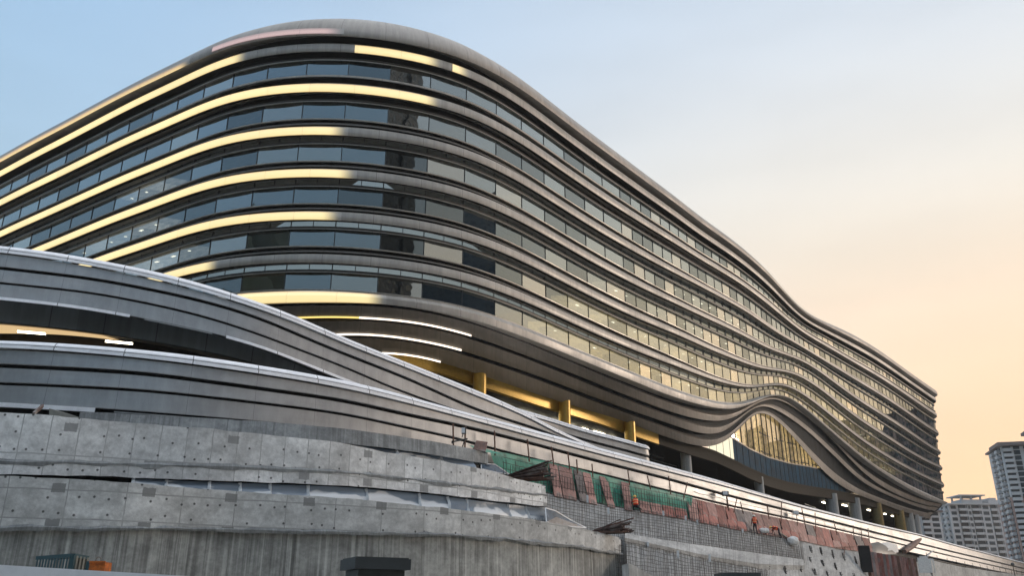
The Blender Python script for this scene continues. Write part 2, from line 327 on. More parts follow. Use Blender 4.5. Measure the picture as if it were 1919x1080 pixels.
class MB:
    def __init__(s): s.v = []; s.f = []; s.uv = []; s.mi = []
    def quad(s, pts, uvs=None, mi=0):
        b = len(s.v); s.v += [tuple(p) for p in pts]; s.f.append(tuple(range(b, b + len(pts)))); s.mi.append(mi)
        s.uv += list(uvs) if uvs else [(0, 0)] * len(pts)
    def loft(s, rows, us, vs, mi=0, flip=False):
        """rows: list of (n,3) arrays; us: arclength per column; vs: value per row, or arrays"""
        b = len(s.v); n = len(rows[0])
        for r in rows: s.v += [tuple(p) for p in r]
        for j in range(len(rows) - 1):
            for i in range(n - 1):
                q = [(j, i), (j, i + 1), (j + 1, i + 1), (j + 1, i)]
                if not flip: q = q[::-1]
                s.f.append(tuple(b + jj * n + ii for jj, ii in q)); s.mi.append(mi)
                for jj, ii in q:
                    vv = vs[jj]; s.uv.append((float(us[ii]), float(vv[ii]) if hasattr(vv, '__len__') else float(vv)))
    def box(s, c, sx, sy, sz, M4=None, mi=0):
        P = [Vector((c[0] + a * sx / 2, c[1] + b * sy / 2, c[2] + d * sz / 2)) for a in (-1, 1) for b in (-1, 1) for d in (-1, 1)]
        if M4: P = [M4 @ p for p in P]
        for q in ((0, 1, 3, 2), (4, 6, 7, 5), (0, 4, 5, 1), (2, 3, 7, 6), (0, 2, 6, 4), (1, 5, 7, 3)):
            s.quad([P[i] for i in q], [(P[i].x + P[i].y, P[i].z) for i in q], mi)
    def bar(s, a, b, w, h=None, up=Vector((0, 0, 1)), mi=0, sides=4):
        a, b = Vector(a), Vector(b); h = h or w; d = (b - a)
        if d.length < 1e-6: return
        d.normalize(); x = d.cross(up)
        if x.length < .05: x = d.cross(Vector((1, 0, 0)))
        x.normalize(); y = x.cross(d)
        ring = [(math.cos(2 * math.pi * (i + .5) / sides) * (w / 2) * (1.414 if sides == 4 else 1), math.sin(2 * math.pi * (i + .5) / sides) * (h / 2) * (1.414 if sides == 4 else 1)) for i in range(sides)]
        A = [a + x * p + y * q for p, q in ring]; B = [b + x * p + y * q for p, q in ring]; L = (b - a).length
        for i in range(sides):
            j = (i + 1) % sides; s.quad([A[i], A[j], B[j], B[i]], [(0, i * w), (0, i * w + w), (L, i * w + w), (L, i * w)], mi)
        s.quad(A[::-1], None, mi); s.quad(B, None, mi)
    def tube(s, pts, rad, sides=8, mi=0, cap=True):
        rings = []
        for i, p in enumerate(pts):
            p = Vector(p); d = (Vector(pts[min(i + 1, len(pts) - 1)]) - Vector(pts[max(i - 1, 0)])).normalized()
            x = d.cross(Vector((0, 0, 1)));
            if x.length < .05: x = d.cross(Vector((1, 0, 0)))
            x.normalize(); y = x.cross(d); r = rad[i] if hasattr(rad, '__len__') else rad
            rings.append([p + (x * math.cos(2 * math.pi * k / sides) + y * math.sin(2 * math.pi * k / sides)) * r for k in range(sides)])
        for i in range(len(rings) - 1):
            for k in range(sides):
                l = (k + 1) % sides; s.quad([rings[i][k], rings[i][l], rings[i + 1][l], rings[i + 1][k]], [(k, i), (k + 1, i), (k + 1, i + 1), (k, i + 1)], mi)
        if cap: s.quad(rings[0][::-1], None, mi); s.quad(rings[-1], None, mi)
    def build(s, name, mats, parent=None, smooth=False, origin=None):
        me = bpy.data.meshes.new(name); v = s.v
        o3 = Vector(origin) if origin is not None else (Vector(parent['_o']) if parent is not None and '_o' in parent else Vector((0, 0, 0)))
        if parent is None and origin is None:
            q = np.array(v); o3 = Vector((float(q[:, 0].mean()), float(q[:, 1].mean()), float(q[:, 2].min())))
        me.from_pydata([(x - o3.x, y - o3.y, z - o3.z) for x, y, z in v], [], s.f)
        ul = me.uv_layers.new(name='UVMap'); ul.data.foreach_set('uv', np.array(s.uv, 'f').ravel())
        if not isinstance(mats, (list, tuple)): mats = [mats]
        for m in mats: me.materials.append(m)
        me.polygons.foreach_set('material_index', s.mi)
        if smooth:
            bm = bmesh.new(); bm.from_mesh(me); bmesh.ops.remove_doubles(bm, verts=bm.verts, dist=1e-4); bm.to_mesh(me); bm.free()
            me.polygons.foreach_set('use_smooth', [True] * len(me.polygons))
            try: me.set_sharp_from_angle(angle=R_(38))
            except Exception: pass
        me.update()
        o = bpy.data.objects.new(name, me); sc.collection.objects.link(o)
        if parent is not None: o.parent = parent; o['_o'] = tuple(o3)
        else: o.location = (o3.x, o3.y, o3.z + EYE); o['_o'] = tuple(o3)
        return o
def thing(name, label, cat, loc, group=None):
    o = bpy.data.objects.new(name, None); sc.collection.objects.link(o); o.empty_display_size = .5
    o.location = (loc[0], loc[1], loc[2] + EYE); o['_o'] = tuple(loc); o['label'] = label; o['category'] = cat
    if group: o['group'] = group
    return o
def tag(o, label, cat, group=None):
    o['label'] = label; o['category'] = cat
    if group: o['group'] = group
    return o
def struct(o, kind='structure'): o['kind'] = kind; return o

# ------------------------------------------------------------------ ground
g = MB(); g.quad([(-900, -900, -EYE), (900, -900, -EYE), (900, 900, -EYE), (-900, 900, -EYE)], [(-900, -900), (900, -900), (900, 900), (-900, 900)])
struct(g.build('ground', M['ground'], origin=(0, 0, -EYE)))

# ------------------------------------------------------------------ the big building: plan and floor levels (survey tables; AG = azimuth tangent)
AG = [-0.700 + i*(0.00996) for i in range(122)]
T_Y = [114.8,113.3,111.8,110.4,109.0,107.6,106.3,105.0,103.8,102.7,101.6,100.5,99.3,98.2,97.2,96.1,95.1,94.1,93.1,92.2,91.3,90.5,89.7,89.0,88.2,87.4,86.6,85.8,85.1,84.4,83.8,83.2,82.7,82.3,81.9,81.6,81.4,81.2,81.0,80.9,80.7,80.6,80.6,80.5,80.5,80.5,80.6,80.6,80.7,80.8,80.9,81.1,81.3,81.5,81.7,81.9,82.2,82.5,82.8,83.1,83.4,83.9,84.3,84.9,85.5,86.1,86.9,87.7,88.6,89.6,90.6,91.7,92.8,94.1,95.4,96.8,98.1,99.6,101.0,102.5,104.0,105.5,107.1,108.7,110.3,112.0,113.7,115.5,117.3,119.2,121.1,123.1,125.3,127.5,129.8,132.1,134.4,136.8,139.4,142.2,145.4,148.9,152.8,157.3,162.1,167.0,171.6,175.7,179.4,183.0,186.5,190.3,194.2,198.4,203.0,208.2,214.2,220.9,228.1,235.7,243.4,251.3]
T_R = [64.77,64.77,64.77,64.77,64.77,64.77,64.77,64.77,64.77,64.77,64.77,64.77,64.77,64.77,64.77,64.77,64.77,64.77,64.77,64.77,64.77,64.77,64.77,64.77,64.77,64.77,64.77,64.77,64.77,64.77,64.77,64.77,64.77,64.77,64.77,64.77,64.77,64.77,64.77,64.77,64.77,64.77,64.77,64.77,64.77,64.77,64.77,64.77,64.77,64.77,64.77,64.77,64.77,64.77,64.77,64.77,64.77,64.77,64.77,64.77,64.77,64.77,64.77,64.77,64.77,64.77,64.77,64.77,64.77,64.77,64.77,64.77,64.77,64.77,64.77,64.77,64.77,64.77,64.77,64.77,64.77,64.77,64.77,64.76,64.75,64.73,64.69,64.65,64.61,64.57,64.54,64.50,64.44,64.35,64.26,64.22,64.21,64.18,64.14,64.08,64.01,63.90,63.71,63.36,62.86,62.38,62.16,62.26,62.55,62.90,63.25,63.58,63.84,64.01,64.11,64.16,64.21,64.31,64.46,64.63,64.78,64.89]
T_S1 = [56.95,56.95,56.95,56.95,56.95,56.95,56.95,56.95,56.95,56.95,56.95,56.95,56.95,56.95,56.95,56.95,56.95,56.95,56.95,56.95,56.95,56.95,56.95,56.95,56.95,56.95,56.95,56.95,56.95,56.95,56.95,56.95,56.95,56.95,56.95,56.95,56.95,56.95,56.95,56.95,56.95,56.95,56.95,56.95,56.95,56.95,56.95,56.95,56.95,56.95,56.95,56.95,56.95,56.95,56.95,56.95,56.95,56.95,56.95,56.95,56.95,56.95,56.95,56.95,56.95,56.95,56.95,56.95,56.95,56.95,56.95,56.95,56.95,56.95,56.95,56.95,56.95,56.95,56.95,56.95,56.95,56.95,56.95,56.95,56.95,56.96,56.97,56.97,56.99,57.01,57.03,57.05,57.06,57.05,57.07,57.13,57.20,57.28,57.34,57.39,57.45,57.52,57.59,57.64,57.64,57.62,57.63,57.69,57.75,57.72,57.61,57.48,57.40,57.36,57.37,57.41,57.50,57.59,57.66,57.68,57.64,57.54]
T_S2 = [51.29,51.29,51.29,51.29,51.29,51.29,51.29,51.29,51.29,51.29,51.29,51.29,51.29,51.29,51.29,51.29,51.29,51.29,51.29,51.29,51.29,51.29,51.29,51.29,51.29,51.29,51.29,51.29,51.29,51.29,51.29,51.29,51.29,51.29,51.29,51.29,51.29,51.29,51.29,51.29,51.29,51.29,51.29,51.29,51.29,51.29,51.29,51.29,51.29,51.29,51.29,51.29,51.29,51.29,51.29,51.29,51.29,51.29,51.29,51.29,51.29,51.29,51.29,51.29,51.29,51.29,51.29,51.29,51.29,51.29,51.29,51.29,51.29,51.29,51.29,51.29,51.29,51.29,51.29,51.29,51.29,51.29,51.29,51.29,51.30,51.30,51.31,51.31,51.32,51.33,51.36,51.42,51.51,51.59,51.66,51.70,51.73,51.76,51.82,51.90,51.95,51.95,52.00,52.24,52.65,53.07,53.33,53.40,53.34,53.22,53.05,52.87,52.69,52.52,52.35,52.19,52.05,51.93,51.79,51.65,51.51,51.39]
T_S3 = [46.00,46.00,46.00,46.00,46.00,46.00,46.00,46.00,46.00,46.00,46.00,46.00,46.00,46.00,46.00,46.00,46.00,46.00,46.00,46.00,46.00,46.00,46.00,46.00,46.00,46.00,46.00,46.00,46.00,46.00,46.00,46.00,46.00,46.00,46.00,46.00,46.00,46.00,46.00,46.00,46.00,46.00,46.00,46.00,46.00,46.00,46.00,46.00,46.00,46.00,46.00,46.00,46.00,46.00,46.00,46.00,46.00,46.00,46.00,46.00,46.00,46.00,46.00,46.00,46.00,46.00,46.00,46.00,46.00,46.00,46.00,46.00,46.00,46.00,46.00,46.00,46.00,46.00,46.00,46.00,46.00,46.00,46.00,46.00,46.00,46.00,46.00,46.01,46.03,46.05,46.10,46.16,46.24,46.34,46.45,46.55,46.64,46.72,46.79,46.86,46.97,47.18,47.57,48.21,49.03,49.82,50.31,50.35,49.99,49.44,48.84,48.27,47.76,47.35,47.04,46.82,46.63,46.40,46.08,45.75,45.50,45.34]
T_S4 = [40.89,40.89,40.89,40.89,40.89,40.89,40.89,40.89,40.89,40.89,40.89,40.89,40.89,40.89,40.89,40.89,40.89,40.89,40.89,40.89,40.89,40.89,40.89,40.89,40.89,40.89,40.89,40.89,40.89,40.89,40.89,40.89,40.89,40.89,40.89,40.89,40.89,40.89,40.89,40.89,40.89,40.89,40.89,40.89,40.89,40.89,40.89,40.89,40.89,40.89,40.89,40.89,40.89,40.89,40.89,40.89,40.89,40.89,40.89,40.89,40.89,40.89,40.89,40.89,40.89,40.89,40.89,40.89,40.89,40.89,40.89,40.89,40.89,40.89,40.89,40.89,40.89,40.89,40.89,40.89,40.89,40.89,40.90,40.90,40.91,40.93,40.96,41.00,41.05,41.12,41.18,41.23,41.26,41.26,41.27,41.32,41.39,41.46,41.55,41.71,42.03,42.58,43.42,44.46,45.46,46.18,46.46,46.30,45.76,45.00,44.19,43.44,42.82,42.30,41.84,41.37,40.92,40.63,40.52,40.55,40.64,40.74]
T_S5 = [35.97,35.97,35.97,35.97,35.97,35.97,35.97,35.97,35.97,35.97,35.97,35.97,35.97,35.97,35.97,35.97,35.97,35.97,35.97,35.97,35.97,35.97,35.97,35.97,35.97,35.97,35.97,35.97,35.97,35.97,35.97,35.97,35.97,35.97,35.97,35.97,35.97,35.97,35.97,35.97,35.97,35.97,35.97,35.97,35.97,35.97,35.97,35.97,35.97,35.97,35.97,35.97,35.97,35.97,35.97,35.97,35.97,35.97,35.97,35.97,35.97,35.97,35.97,35.97,35.97,35.97,35.97,35.97,35.97,35.97,35.97,35.97,35.97,35.97,35.97,35.97,35.97,35.97,35.97,35.97,35.97,35.97,35.97,35.97,35.97,35.98,35.99,36.01,36.02,36.03,36.03,36.02,36.02,36.03,36.07,36.15,36.27,36.47,36.80,37.35,38.18,39.29,40.51,41.58,42.28,42.56,42.46,42.00,41.27,40.40,39.48,38.62,37.87,37.24,36.70,36.29,36.02,35.89,35.85,35.86,35.88,35.91]
T_S6 = [31.14,31.14,31.14,31.14,31.14,31.14,31.14,31.14,31.14,31.14,31.14,31.14,31.14,31.14,31.14,31.14,31.14,31.14,31.14,31.14,31.14,31.14,31.14,31.14,31.14,31.14,31.14,31.14,31.14,31.14,31.14,31.14,31.14,31.14,31.14,31.14,31.14,31.14,31.14,31.14,31.14,31.14,31.14,31.14,31.14,31.14,31.14,31.14,31.14,31.14,31.14,31.14,31.14,31.14,31.14,31.14,31.14,31.14,31.14,31.14,31.14,31.14,31.14,31.14,31.14,31.14,31.14,31.14,31.14,31.14,31.14,31.14,31.14,31.14,31.14,31.14,31.14,31.14,31.14,31.14,31.14,31.14,31.14,31.14,31.13,31.11,31.09,31.08,31.06,31.07,31.10,31.18,31.30,31.46,31.66,31.94,32.34,32.90,33.70,34.78,36.03,37.26,38.28,38.95,39.23,39.11,38.64,37.91,37.01,36.01,34.96,33.96,33.10,32.39,31.81,31.34,31.01,30.80,30.68,30.59,30.50,30.39]
T_L0 = [29.60,29.60,29.60,29.60,29.60,29.60,29.60,29.60,29.60,29.60,29.60,29.60,29.60,29.60,29.60,29.60,29.60,29.60,29.60,29.60,29.60,29.60,29.60,29.60,29.60,29.60,29.60,29.60,29.60,29.60,29.60,29.60,29.60,29.60,29.60,29.60,29.60,29.60,29.60,29.60,29.60,29.60,29.60,29.61,29.63,29.65,29.67,29.69,29.72,29.76,29.80,29.85,29.90,29.96,30.01,30.02,30.01,29.99,29.97,29.94,29.91,29.88,29.85,29.83,29.81,29.79,29.76,29.72,29.68,29.65,29.63,29.62,29.62,29.63,29.64,29.64,29.63,29.63,29.64,29.64,29.63,29.62,29.59,29.57,29.57,29.55,29.51,29.47,29.46,29.49,29.56,29.67,29.83,30.04,30.31,30.66,31.20,31.99,33.04,34.33,35.73,37.03,38.06,38.70,38.84,38.53,37.91,37.09,36.13,35.08,33.98,32.93,32.01,31.21,30.50,29.90,29.46,29.18,29.09,29.18,29.37,29.56]
T_L1 = [29.08,29.08,29.08,29.08,29.08,29.08,29.08,29.08,29.08,29.08,29.08,29.08,29.08,29.08,29.08,29.08,29.08,29.08,29.08,29.08,29.08,29.08,29.08,29.08,29.08,29.08,29.08,29.08,29.08,29.08,29.08,29.08,29.08,29.08,29.08,29.08,29.08,29.08,29.08,29.08,29.08,29.10,29.15,29.21,29.26,29.29,29.32,29.35,29.39,29.43,29.46,29.46,29.47,29.47,29.48,29.50,29.53,29.56,29.57,29.54,29.47,29.39,29.33,29.29,29.26,29.22,29.15,29.07,29.00,28.94,28.89,28.85,28.83,28.82,28.80,28.79,28.78,28.77,28.74,28.70,28.64,28.55,28.46,28.36,28.27,28.17,28.08,28.00,27.94,27.90,27.89,27.93,28.07,28.27,28.56,29.01,29.72,30.77,32.20,33.79,35.32,36.66,37.65,38.15,38.26,38.06,37.50,36.64,35.46,33.91,32.15,30.54,29.31,28.45,27.86,27.50,27.37,27.43,27.66,27.95,28.18,28.35]
T_L2 = [27.85,27.85,27.85,27.85,27.85,27.85,27.85,27.85,27.85,27.85,27.85,27.85,27.85,27.85,27.85,27.85,27.85,27.85,27.85,27.85,27.85,27.85,27.85,27.85,27.85,27.85,27.85,27.85,27.85,27.85,27.85,27.85,27.85,27.85,27.85,27.85,27.85,27.85,27.85,27.85,27.86,27.89,27.98,28.11,28.23,28.32,28.41,28.50,28.59,28.68,28.75,28.81,28.86,28.89,28.88,28.84,28.80,28.76,28.72,28.66,28.59,28.52,28.47,28.42,28.35,28.26,28.16,28.07,28.00,27.94,27.89,27.86,27.83,27.80,27.77,27.74,27.70,27.66,27.62,27.56,27.48,27.37,27.25,27.13,27.03,26.93,26.83,26.73,26.63,26.53,26.42,26.33,26.30,26.43,26.74,27.37,28.48,30.05,31.86,33.57,34.87,35.56,35.76,35.73,35.60,35.22,34.49,33.46,32.18,30.71,29.27,28.20,27.54,27.11,26.77,26.51,26.38,26.46,26.68,26.89,26.99,27.01]
T_L3 = [26.14,26.14,26.14,26.14,26.14,26.14,26.14,26.14,26.14,26.14,26.14,26.14,26.14,26.14,26.14,26.14,26.14,26.14,26.14,26.14,26.14,26.14,26.14,26.14,26.14,26.14,26.14,26.14,26.14,26.14,26.14,26.14,26.14,26.14,26.14,26.14,26.14,26.14,26.14,26.14,26.14,26.15,26.21,26.34,26.52,26.73,26.94,27.16,27.38,27.58,27.73,27.84,27.93,28.02,28.11,28.17,28.21,28.22,28.21,28.14,28.00,27.83,27.66,27.50,27.35,27.22,27.10,26.99,26.89,26.78,26.68,26.60,26.52,26.46,26.42,26.41,26.40,26.40,26.39,26.37,26.35,26.31,26.23,26.09,25.88,25.65,25.42,25.20,24.99,24.81,24.66,24.56,24.57,24.76,25.21,26.00,27.18,28.84,30.87,32.76,33.98,34.30,33.84,32.91,31.71,30.34,28.89,27.53,26.50,25.84,25.44,25.18,24.95,24.72,24.51,24.39,24.40,24.54,24.71,24.84,24.94,25.01]
Ytab = np.array(T_Y)
LV = {k: np.array(v) for k, v in dict(R=T_R, S1=T_S1, S2=T_S2, S3=T_S3, S4=T_S4, S5=T_S5, S6=T_S6, L0=T_L0, L1=T_L1, L2=T_L2, L3=T_L3).items()}
AG = np.array(AG); px, py = AG * Ytab, Ytab.copy()
OFFK = dict(L0=(0, 0, 0), L1=(3.5, 1., 1.5), L2=(7, 2, 3), L3=(11, 3, 6))
for k, d in OFFK.items():
    LV['D' + k] = np.interp(AG, [-.7, .1, .26, .36, .44, .505], [d[0], d[0], d[1], d[1], d[2], d[2]])
s0 = np.concatenate([[0], np.cumsum(np.hypot(np.diff(px), np.diff(py)))])
ss = np.arange(0, s0[-1] - .3, 1.25); ns = len(ss)
bx, by = np.interp(ss, s0, px), np.interp(ss, s0, py); bx, by = sm(bx, 2.5), sm(by, 2.5)
LV = {k: sm(np.interp(ss, s0, v), 2.0) for k, v in LV.items()}
aa = bx / by
# rounded far end, then the end wall running back; a straight run on to the left, out of the picture
tx, ty = bx[-1] - bx[-3], by[-1] - by[-3]; l = math.hypot(tx, ty); tx, ty = tx / l, ty / l
RC = 5.0; cx_, cy_ = bx[-1] - ty * RC, by[-1] + tx * RC
ex, ey = [], []
for i in range(1, 15):
    th = R_(112) * i / 14; nx, ny = ty, -tx
    ex.append(cx_ + RC * (nx * math.cos(th) - ny * math.sin(th))); ey.append(cy_ + RC * (nx * math.sin(th) + ny * math.cos(th)))
th = R_(112); dx, dy = tx * math.cos(th) - ty * math.sin(th), tx * math.sin(th) + ty * math.cos(th)
for i in range(1, 9): ex.append(ex[13] + dx * i * 5); ey.append(ey[13] + dy * i * 5)
ltx, lty = bx[0] - bx[2], by[0] - by[2]; l = math.hypot(ltx, lty); ltx, lty = ltx / l, lty / l
fx = [bx[0] + ltx * d for d in (30, 20, 10, 5, 2.5)]; fy = [by[0] + lty * d for d in (30, 20, 10, 5, 2.5)]
bx = np.concatenate([fx, bx, ex]); by = np.concatenate([fy, by, ey])
LV = {k: np.concatenate([[v[0]] * 5, v, [v[-1]] * len(ex)]) for k, v in LV.items()}
NB = len(bx); arc = np.concatenate([[0], np.cumsum(np.hypot(np.diff(bx), np.diff(by)))])
gx, gy = np.gradient(bx, arc), np.gradient(by, arc); gl = np.hypot(gx, gy); nx, ny = sm(gy / gl, 1.2), sm(-gx / gl, 1.2)
AA = bx / by
# the end wall leans in towards the ground
lean = np.interp(np.arange(NB), [5 + ns - 26, 5 + ns, NB], [0, 1, 1]); lean = lean * lean * (3 - 2 * lean)
def bpoint(Z, off, back=0.):
    """points along the facade at height Z, moved out by off along the wall normal (and back radially)"""
    k = 1 + back / by
    x = bx * k + nx * off; y = by * k + ny * off
    z = Z * (np.hypot(x, y) / np.hypot(bx, by) if not np.ndim(back) else 1.)
    sh = -lean * (10.0 * np.clip((64.8 - z) / 34.3, 0, 1.) + 4.0 * np.clip(30.2 - z, 0, 8))
    return np.stack([x + sh * tx, y + sh * ty, z], 1)
def lev(c0, c1, t): return LV[c0] * (1 - t) + LV[c1] * t
def col_of(u, v):                           # column index of the facade under a measured point
    X, Y, Z = ray(u, v); a = float(X / Y); return int(np.argmin(np.abs(AA[:5 + ns] - a)))
bld = thing('curved_building', 'large curved building with stacked bronze bands, ribbon windows and an arched entrance', 'building', (float(bx[NB // 2]), float(by[NB // 2]), -EYE))
def band(name, mat, prof, parent=None, i0=0, i1=NB, smooth=True):
    """prof: list of (level0, level1, t, off)"""
    m = MB(); sl = slice(i0, i1); rows = [bpoint(lev(a, b, t), off)[sl] for a, b, t, off in prof]; vs = [0.]
    for r0, r1 in zip(rows, rows[1:]): vs.append(vs[-1] + float(np.linalg.norm(r1 - r0, axis=1).mean()))
    m.loft(rows, arc[sl], vs)
    return m.build(name, mat, parent or bld, smooth)
def lit_strip(fascia, prof, u0, u1, v, mat='lit', name='glow_strip'):
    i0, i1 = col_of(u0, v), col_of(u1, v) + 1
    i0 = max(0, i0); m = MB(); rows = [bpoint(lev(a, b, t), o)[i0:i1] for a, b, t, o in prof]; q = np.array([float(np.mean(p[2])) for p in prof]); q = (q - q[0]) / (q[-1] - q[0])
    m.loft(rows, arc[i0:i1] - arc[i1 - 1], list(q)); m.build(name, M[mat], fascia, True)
aw = np.concatenate([AA[:5 + ns], [AA[4 + ns]] * (NB - 5 - ns)])
wB = np.clip((aw - .10) / .20, 0, 1); wB = wB * wB * (3 - 2 * wB)
def T_(l, r): return l * (1 - wB) + r * wB      # the bands slim down towards the wave and the far end
RP = [('R', 'S1'), ('S1', 'S2'), ('S2', 'S3'), ('S3', 'S4'), ('S4', 'S5'), ('S5', 'S6')]
# roof: rounded coping turning back into the roof plate
cop = [(.10, -7.0), (.03, -3.5), (.0, -1.6), (.01, -.55), (.055, .35), (.13, .95), (.22, 1.25), (.285, 1.3), (.32, 1.2), (.322, -.7)]
rf = band('roof_coping', M['taupe_roof'], [('R', 'S1', t, o) for t, o in cop])
i0, i1 = 0, col_of(330, 120)
lit_strip(rf, [('R', 'S1', t, o) for t, o in ((.20, 1.26), (.25, 1.32), (.29, 1.34), (.324, 1.23))], -200, 385, 80, 'coping_wash_gold')
lit_strip(rf, [('R', 'S1', t, o) for t, o in ((.19, 1.24), (.225, 1.31), (.287, 1.34))], 425, 640, 60, 'coping_wash_pink')
m = MB(); q_ = slice(0, 5 + ns - 14); r = bpoint(LV['R'] - .6, -6.7)[q_]; r2 = bpoint(LV['R'] * .0 + 56., -42.)[q_]; m.loft([r2, r], arc[q_], [0, 30]); m.build('roof', M['taupe_roof'], bld)
FA = [(T_(.19, .075), -.1), (T_(.205, .088), T_(.66, .40)), (T_(.29, .14), T_(.74, .46)), (T_(.38, .195), T_(.70, .42)), (T_(.40, .21), T_(.64, .38))]
FA1 = [(T_(.19, .13), -.1), (T_(.205, .143), T_(.66, .44)), (T_(.29, .21), T_(.74, .50)), (T_(.38, .28), T_(.70, .46)), (T_(.40, .295), T_(.64, .42))]
FA0 = [(.45, -.1), (.46, .66), (.53, .74), (.585, .70), (.60, .64)]
LITR = {0: [(-200, 482, 90), (675, 828, 95), (834, 872, 130)], 1: [(-200, 815, 180)], 2: [(-200, 655, 240)], 3: [(-200, 672, 320)], 4: [(-200, 632, 400)], 5: [(-200, 430, 490)]}
panes = []
# pane divisions along the wall
divs = []; d_ = 2.0
k0, k1 = arc[col_of(1000, 400)], arc[5 + ns - 1]
while d_ < arc[-1] - 1:
    divs.append(d_); d_ += 4.75 if d_ < k0 + 22 else 2.95
divs = np.array(divs)
def along(row, s):                          # interpolate a (NB,3) row at arclength s
    return np.stack([np.interp(s, arc, row[:, j]) for j in range(3)], -1)
for k, (c0, c1) in enumerate(RP):
    fa = FA0 if k == 0 else FA1 if k == 1 else FA
    rec = M['recess']
    # wall behind: dark recess over the fascia, dark gap under it
    wl = [(.325, -.7), (.46, -.7)] if k == 0 else [(.03, -.55), (fa[1][0], -.55)]
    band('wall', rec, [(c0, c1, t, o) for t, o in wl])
    if k >= 2: band('wall_moulding', M['step'], [(c0, c1, t, o) for t, o in ((T_(.10, .045), -.53), (T_(.105, .047), .02), (T_(.145, .062), .08), (T_(.15, .064), -.53))])
    f = band('fascia', M['taupe'], [(c0, c1, t, o) for t, o in fa])
    band('fascia_soffit', M['recess'], [(c0, c1, fa[-1][0], fa[-1][1]), (c0, c1, fa[-1][0] + .002, -.6)])  # underside coloured black to stand for its shade
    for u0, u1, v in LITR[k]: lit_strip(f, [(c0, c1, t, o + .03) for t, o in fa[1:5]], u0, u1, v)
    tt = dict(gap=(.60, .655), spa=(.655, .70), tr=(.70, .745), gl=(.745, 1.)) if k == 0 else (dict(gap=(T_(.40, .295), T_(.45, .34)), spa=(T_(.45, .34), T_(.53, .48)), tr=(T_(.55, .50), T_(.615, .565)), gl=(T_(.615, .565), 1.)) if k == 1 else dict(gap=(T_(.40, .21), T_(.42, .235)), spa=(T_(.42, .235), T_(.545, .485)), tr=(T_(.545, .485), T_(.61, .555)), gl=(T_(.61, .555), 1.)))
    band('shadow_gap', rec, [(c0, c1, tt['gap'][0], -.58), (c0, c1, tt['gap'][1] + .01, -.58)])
    sp = band('spandrel_glass', M['glass_b'] if k > 1 else rec, [(c0, c1, tt['spa'][0], -.42), (c0, c1, tt['spa'][1] + .02, -.42)], smooth=False)
    a, b = tt['tr']
    fr = band('window_frame', [M['frame_dark']], [(c0, c1, t, o) for t, o in ((a, -.45), (a + .003, .06), (a + .022, .10), (b - .012, .08), (b - .01, -.45))])
    if k: band('rail', M['ledge_light'], [(c0, c1, t, o) for t, o in ((fa[-1][0] + .020, -.5), (fa[-1][0] + .021, .20), (fa[-1][0] + .034, .22), (fa[-1][0] + .036, -.5))])
    band('trim', M['ledge_light'], [(c0, c1, t, o) for t, o in ((b - .014, -.4), (b - .013, .13), (b + .002, .14), (b + .003, -.4))])
    sill = band('sill', M['ledge_light'], [(c0, c1, t, o) for t, o in ((.994, -.45), (.997, .14), (1.008, .22), (1.03, .20), (1.036, -.5))])
    # mullions
    mb = MB(); a_, b_ = tt['gl']; top, bot = bpoint(lev(c0, c1, a_), -.16), bpoint(lev(c0, c1, b_), -.16)
    st, sb = bpoint(lev(c0, c1, tt['spa'][0]), -.34), bpoint(lev(c0, c1, tt['spa'][1] + .015), -.34)
    off = (k * 1.7) % 2.9; dv = divs + (.0 if k < 6 else off)
    T, B = along(top, dv), along(bot, dv)
    for p, q in zip(B, T): mb.bar(p, q, .09, .09, Vector((0, 1, 0)))
    if k > 1:
        for p, q in zip(along(sb, dv), along(st, dv)): mb.bar(p, q, .09, .12, Vector((0, 1, 0)))
        if k > 2 or True:
            mid_ = (dv[1:] + dv[:-1]) / 2; wide = np.diff(dv) > 4
            for p, q in zip(along(sb, mid_[wide]), along(st, mid_[wide])): mb.bar(p, q, .06, .10, Vector((0, 1, 0)))
    struct(mb.build('mullions', M['mullion'], fr), 'stuff')
    # room behind: back wall, ceiling, floor
    lo = {0: (9999, 9999), 1: (9999, 9999), 2: (1290, 1600), 3: (1150, 1680), 4: (1075, 1690), 5: (1030, 1700)}[k]
    ia, ib = (col_of(lo[0], 640), col_of(lo[1], 900)) if lo[0] < 5000 else (NB - 1, NB - 1)
    gl0, gl1 = {2: (200, 290), 3: (130, 292), 4: (200, 345), 0: (0, 0), 1: (0, 0), 5: (0, 0)}[k]
    vv = {2: 410, 3: 430, 4: 480}.get(k, 400)
    segs = []
    if gl1: segs = [(0, col_of(gl0, vv), 'room_dark'), (col_of(gl0, vv), col_of(gl1, vv), 'room_grey'), (col_of(gl1, vv), ia, 'room_dark')]
    else: segs = [(0, ia, 'room_dark')]
    if ia < NB - 1: segs += [(ia, ib, {2: 'room_dim', 3: 'room_dim', 4: 'room_lit', 5: 'room_lit'}[k]), (ib, NB - 1, 'room_dark')]
    D = -3.4 if k > 1 else -4.5
    for q0, q1, mt in segs:
        if q1 - q0 < 2: continue
        m = MB(); sl = slice(q0, q1 + 1)
        z0, z1 = lev(c0, c1, a_ - .05), lev(c0, c1, 1.0)
        r = [bpoint(z0, -.6)[sl], bpoint(z0, D)[sl], bpoint(z1, D)[sl], bpoint(z1, -.6)[sl]]
        m.loft(r, arc[sl], [0, 3, 6, 9]); m.build('room', M[mt], bld)
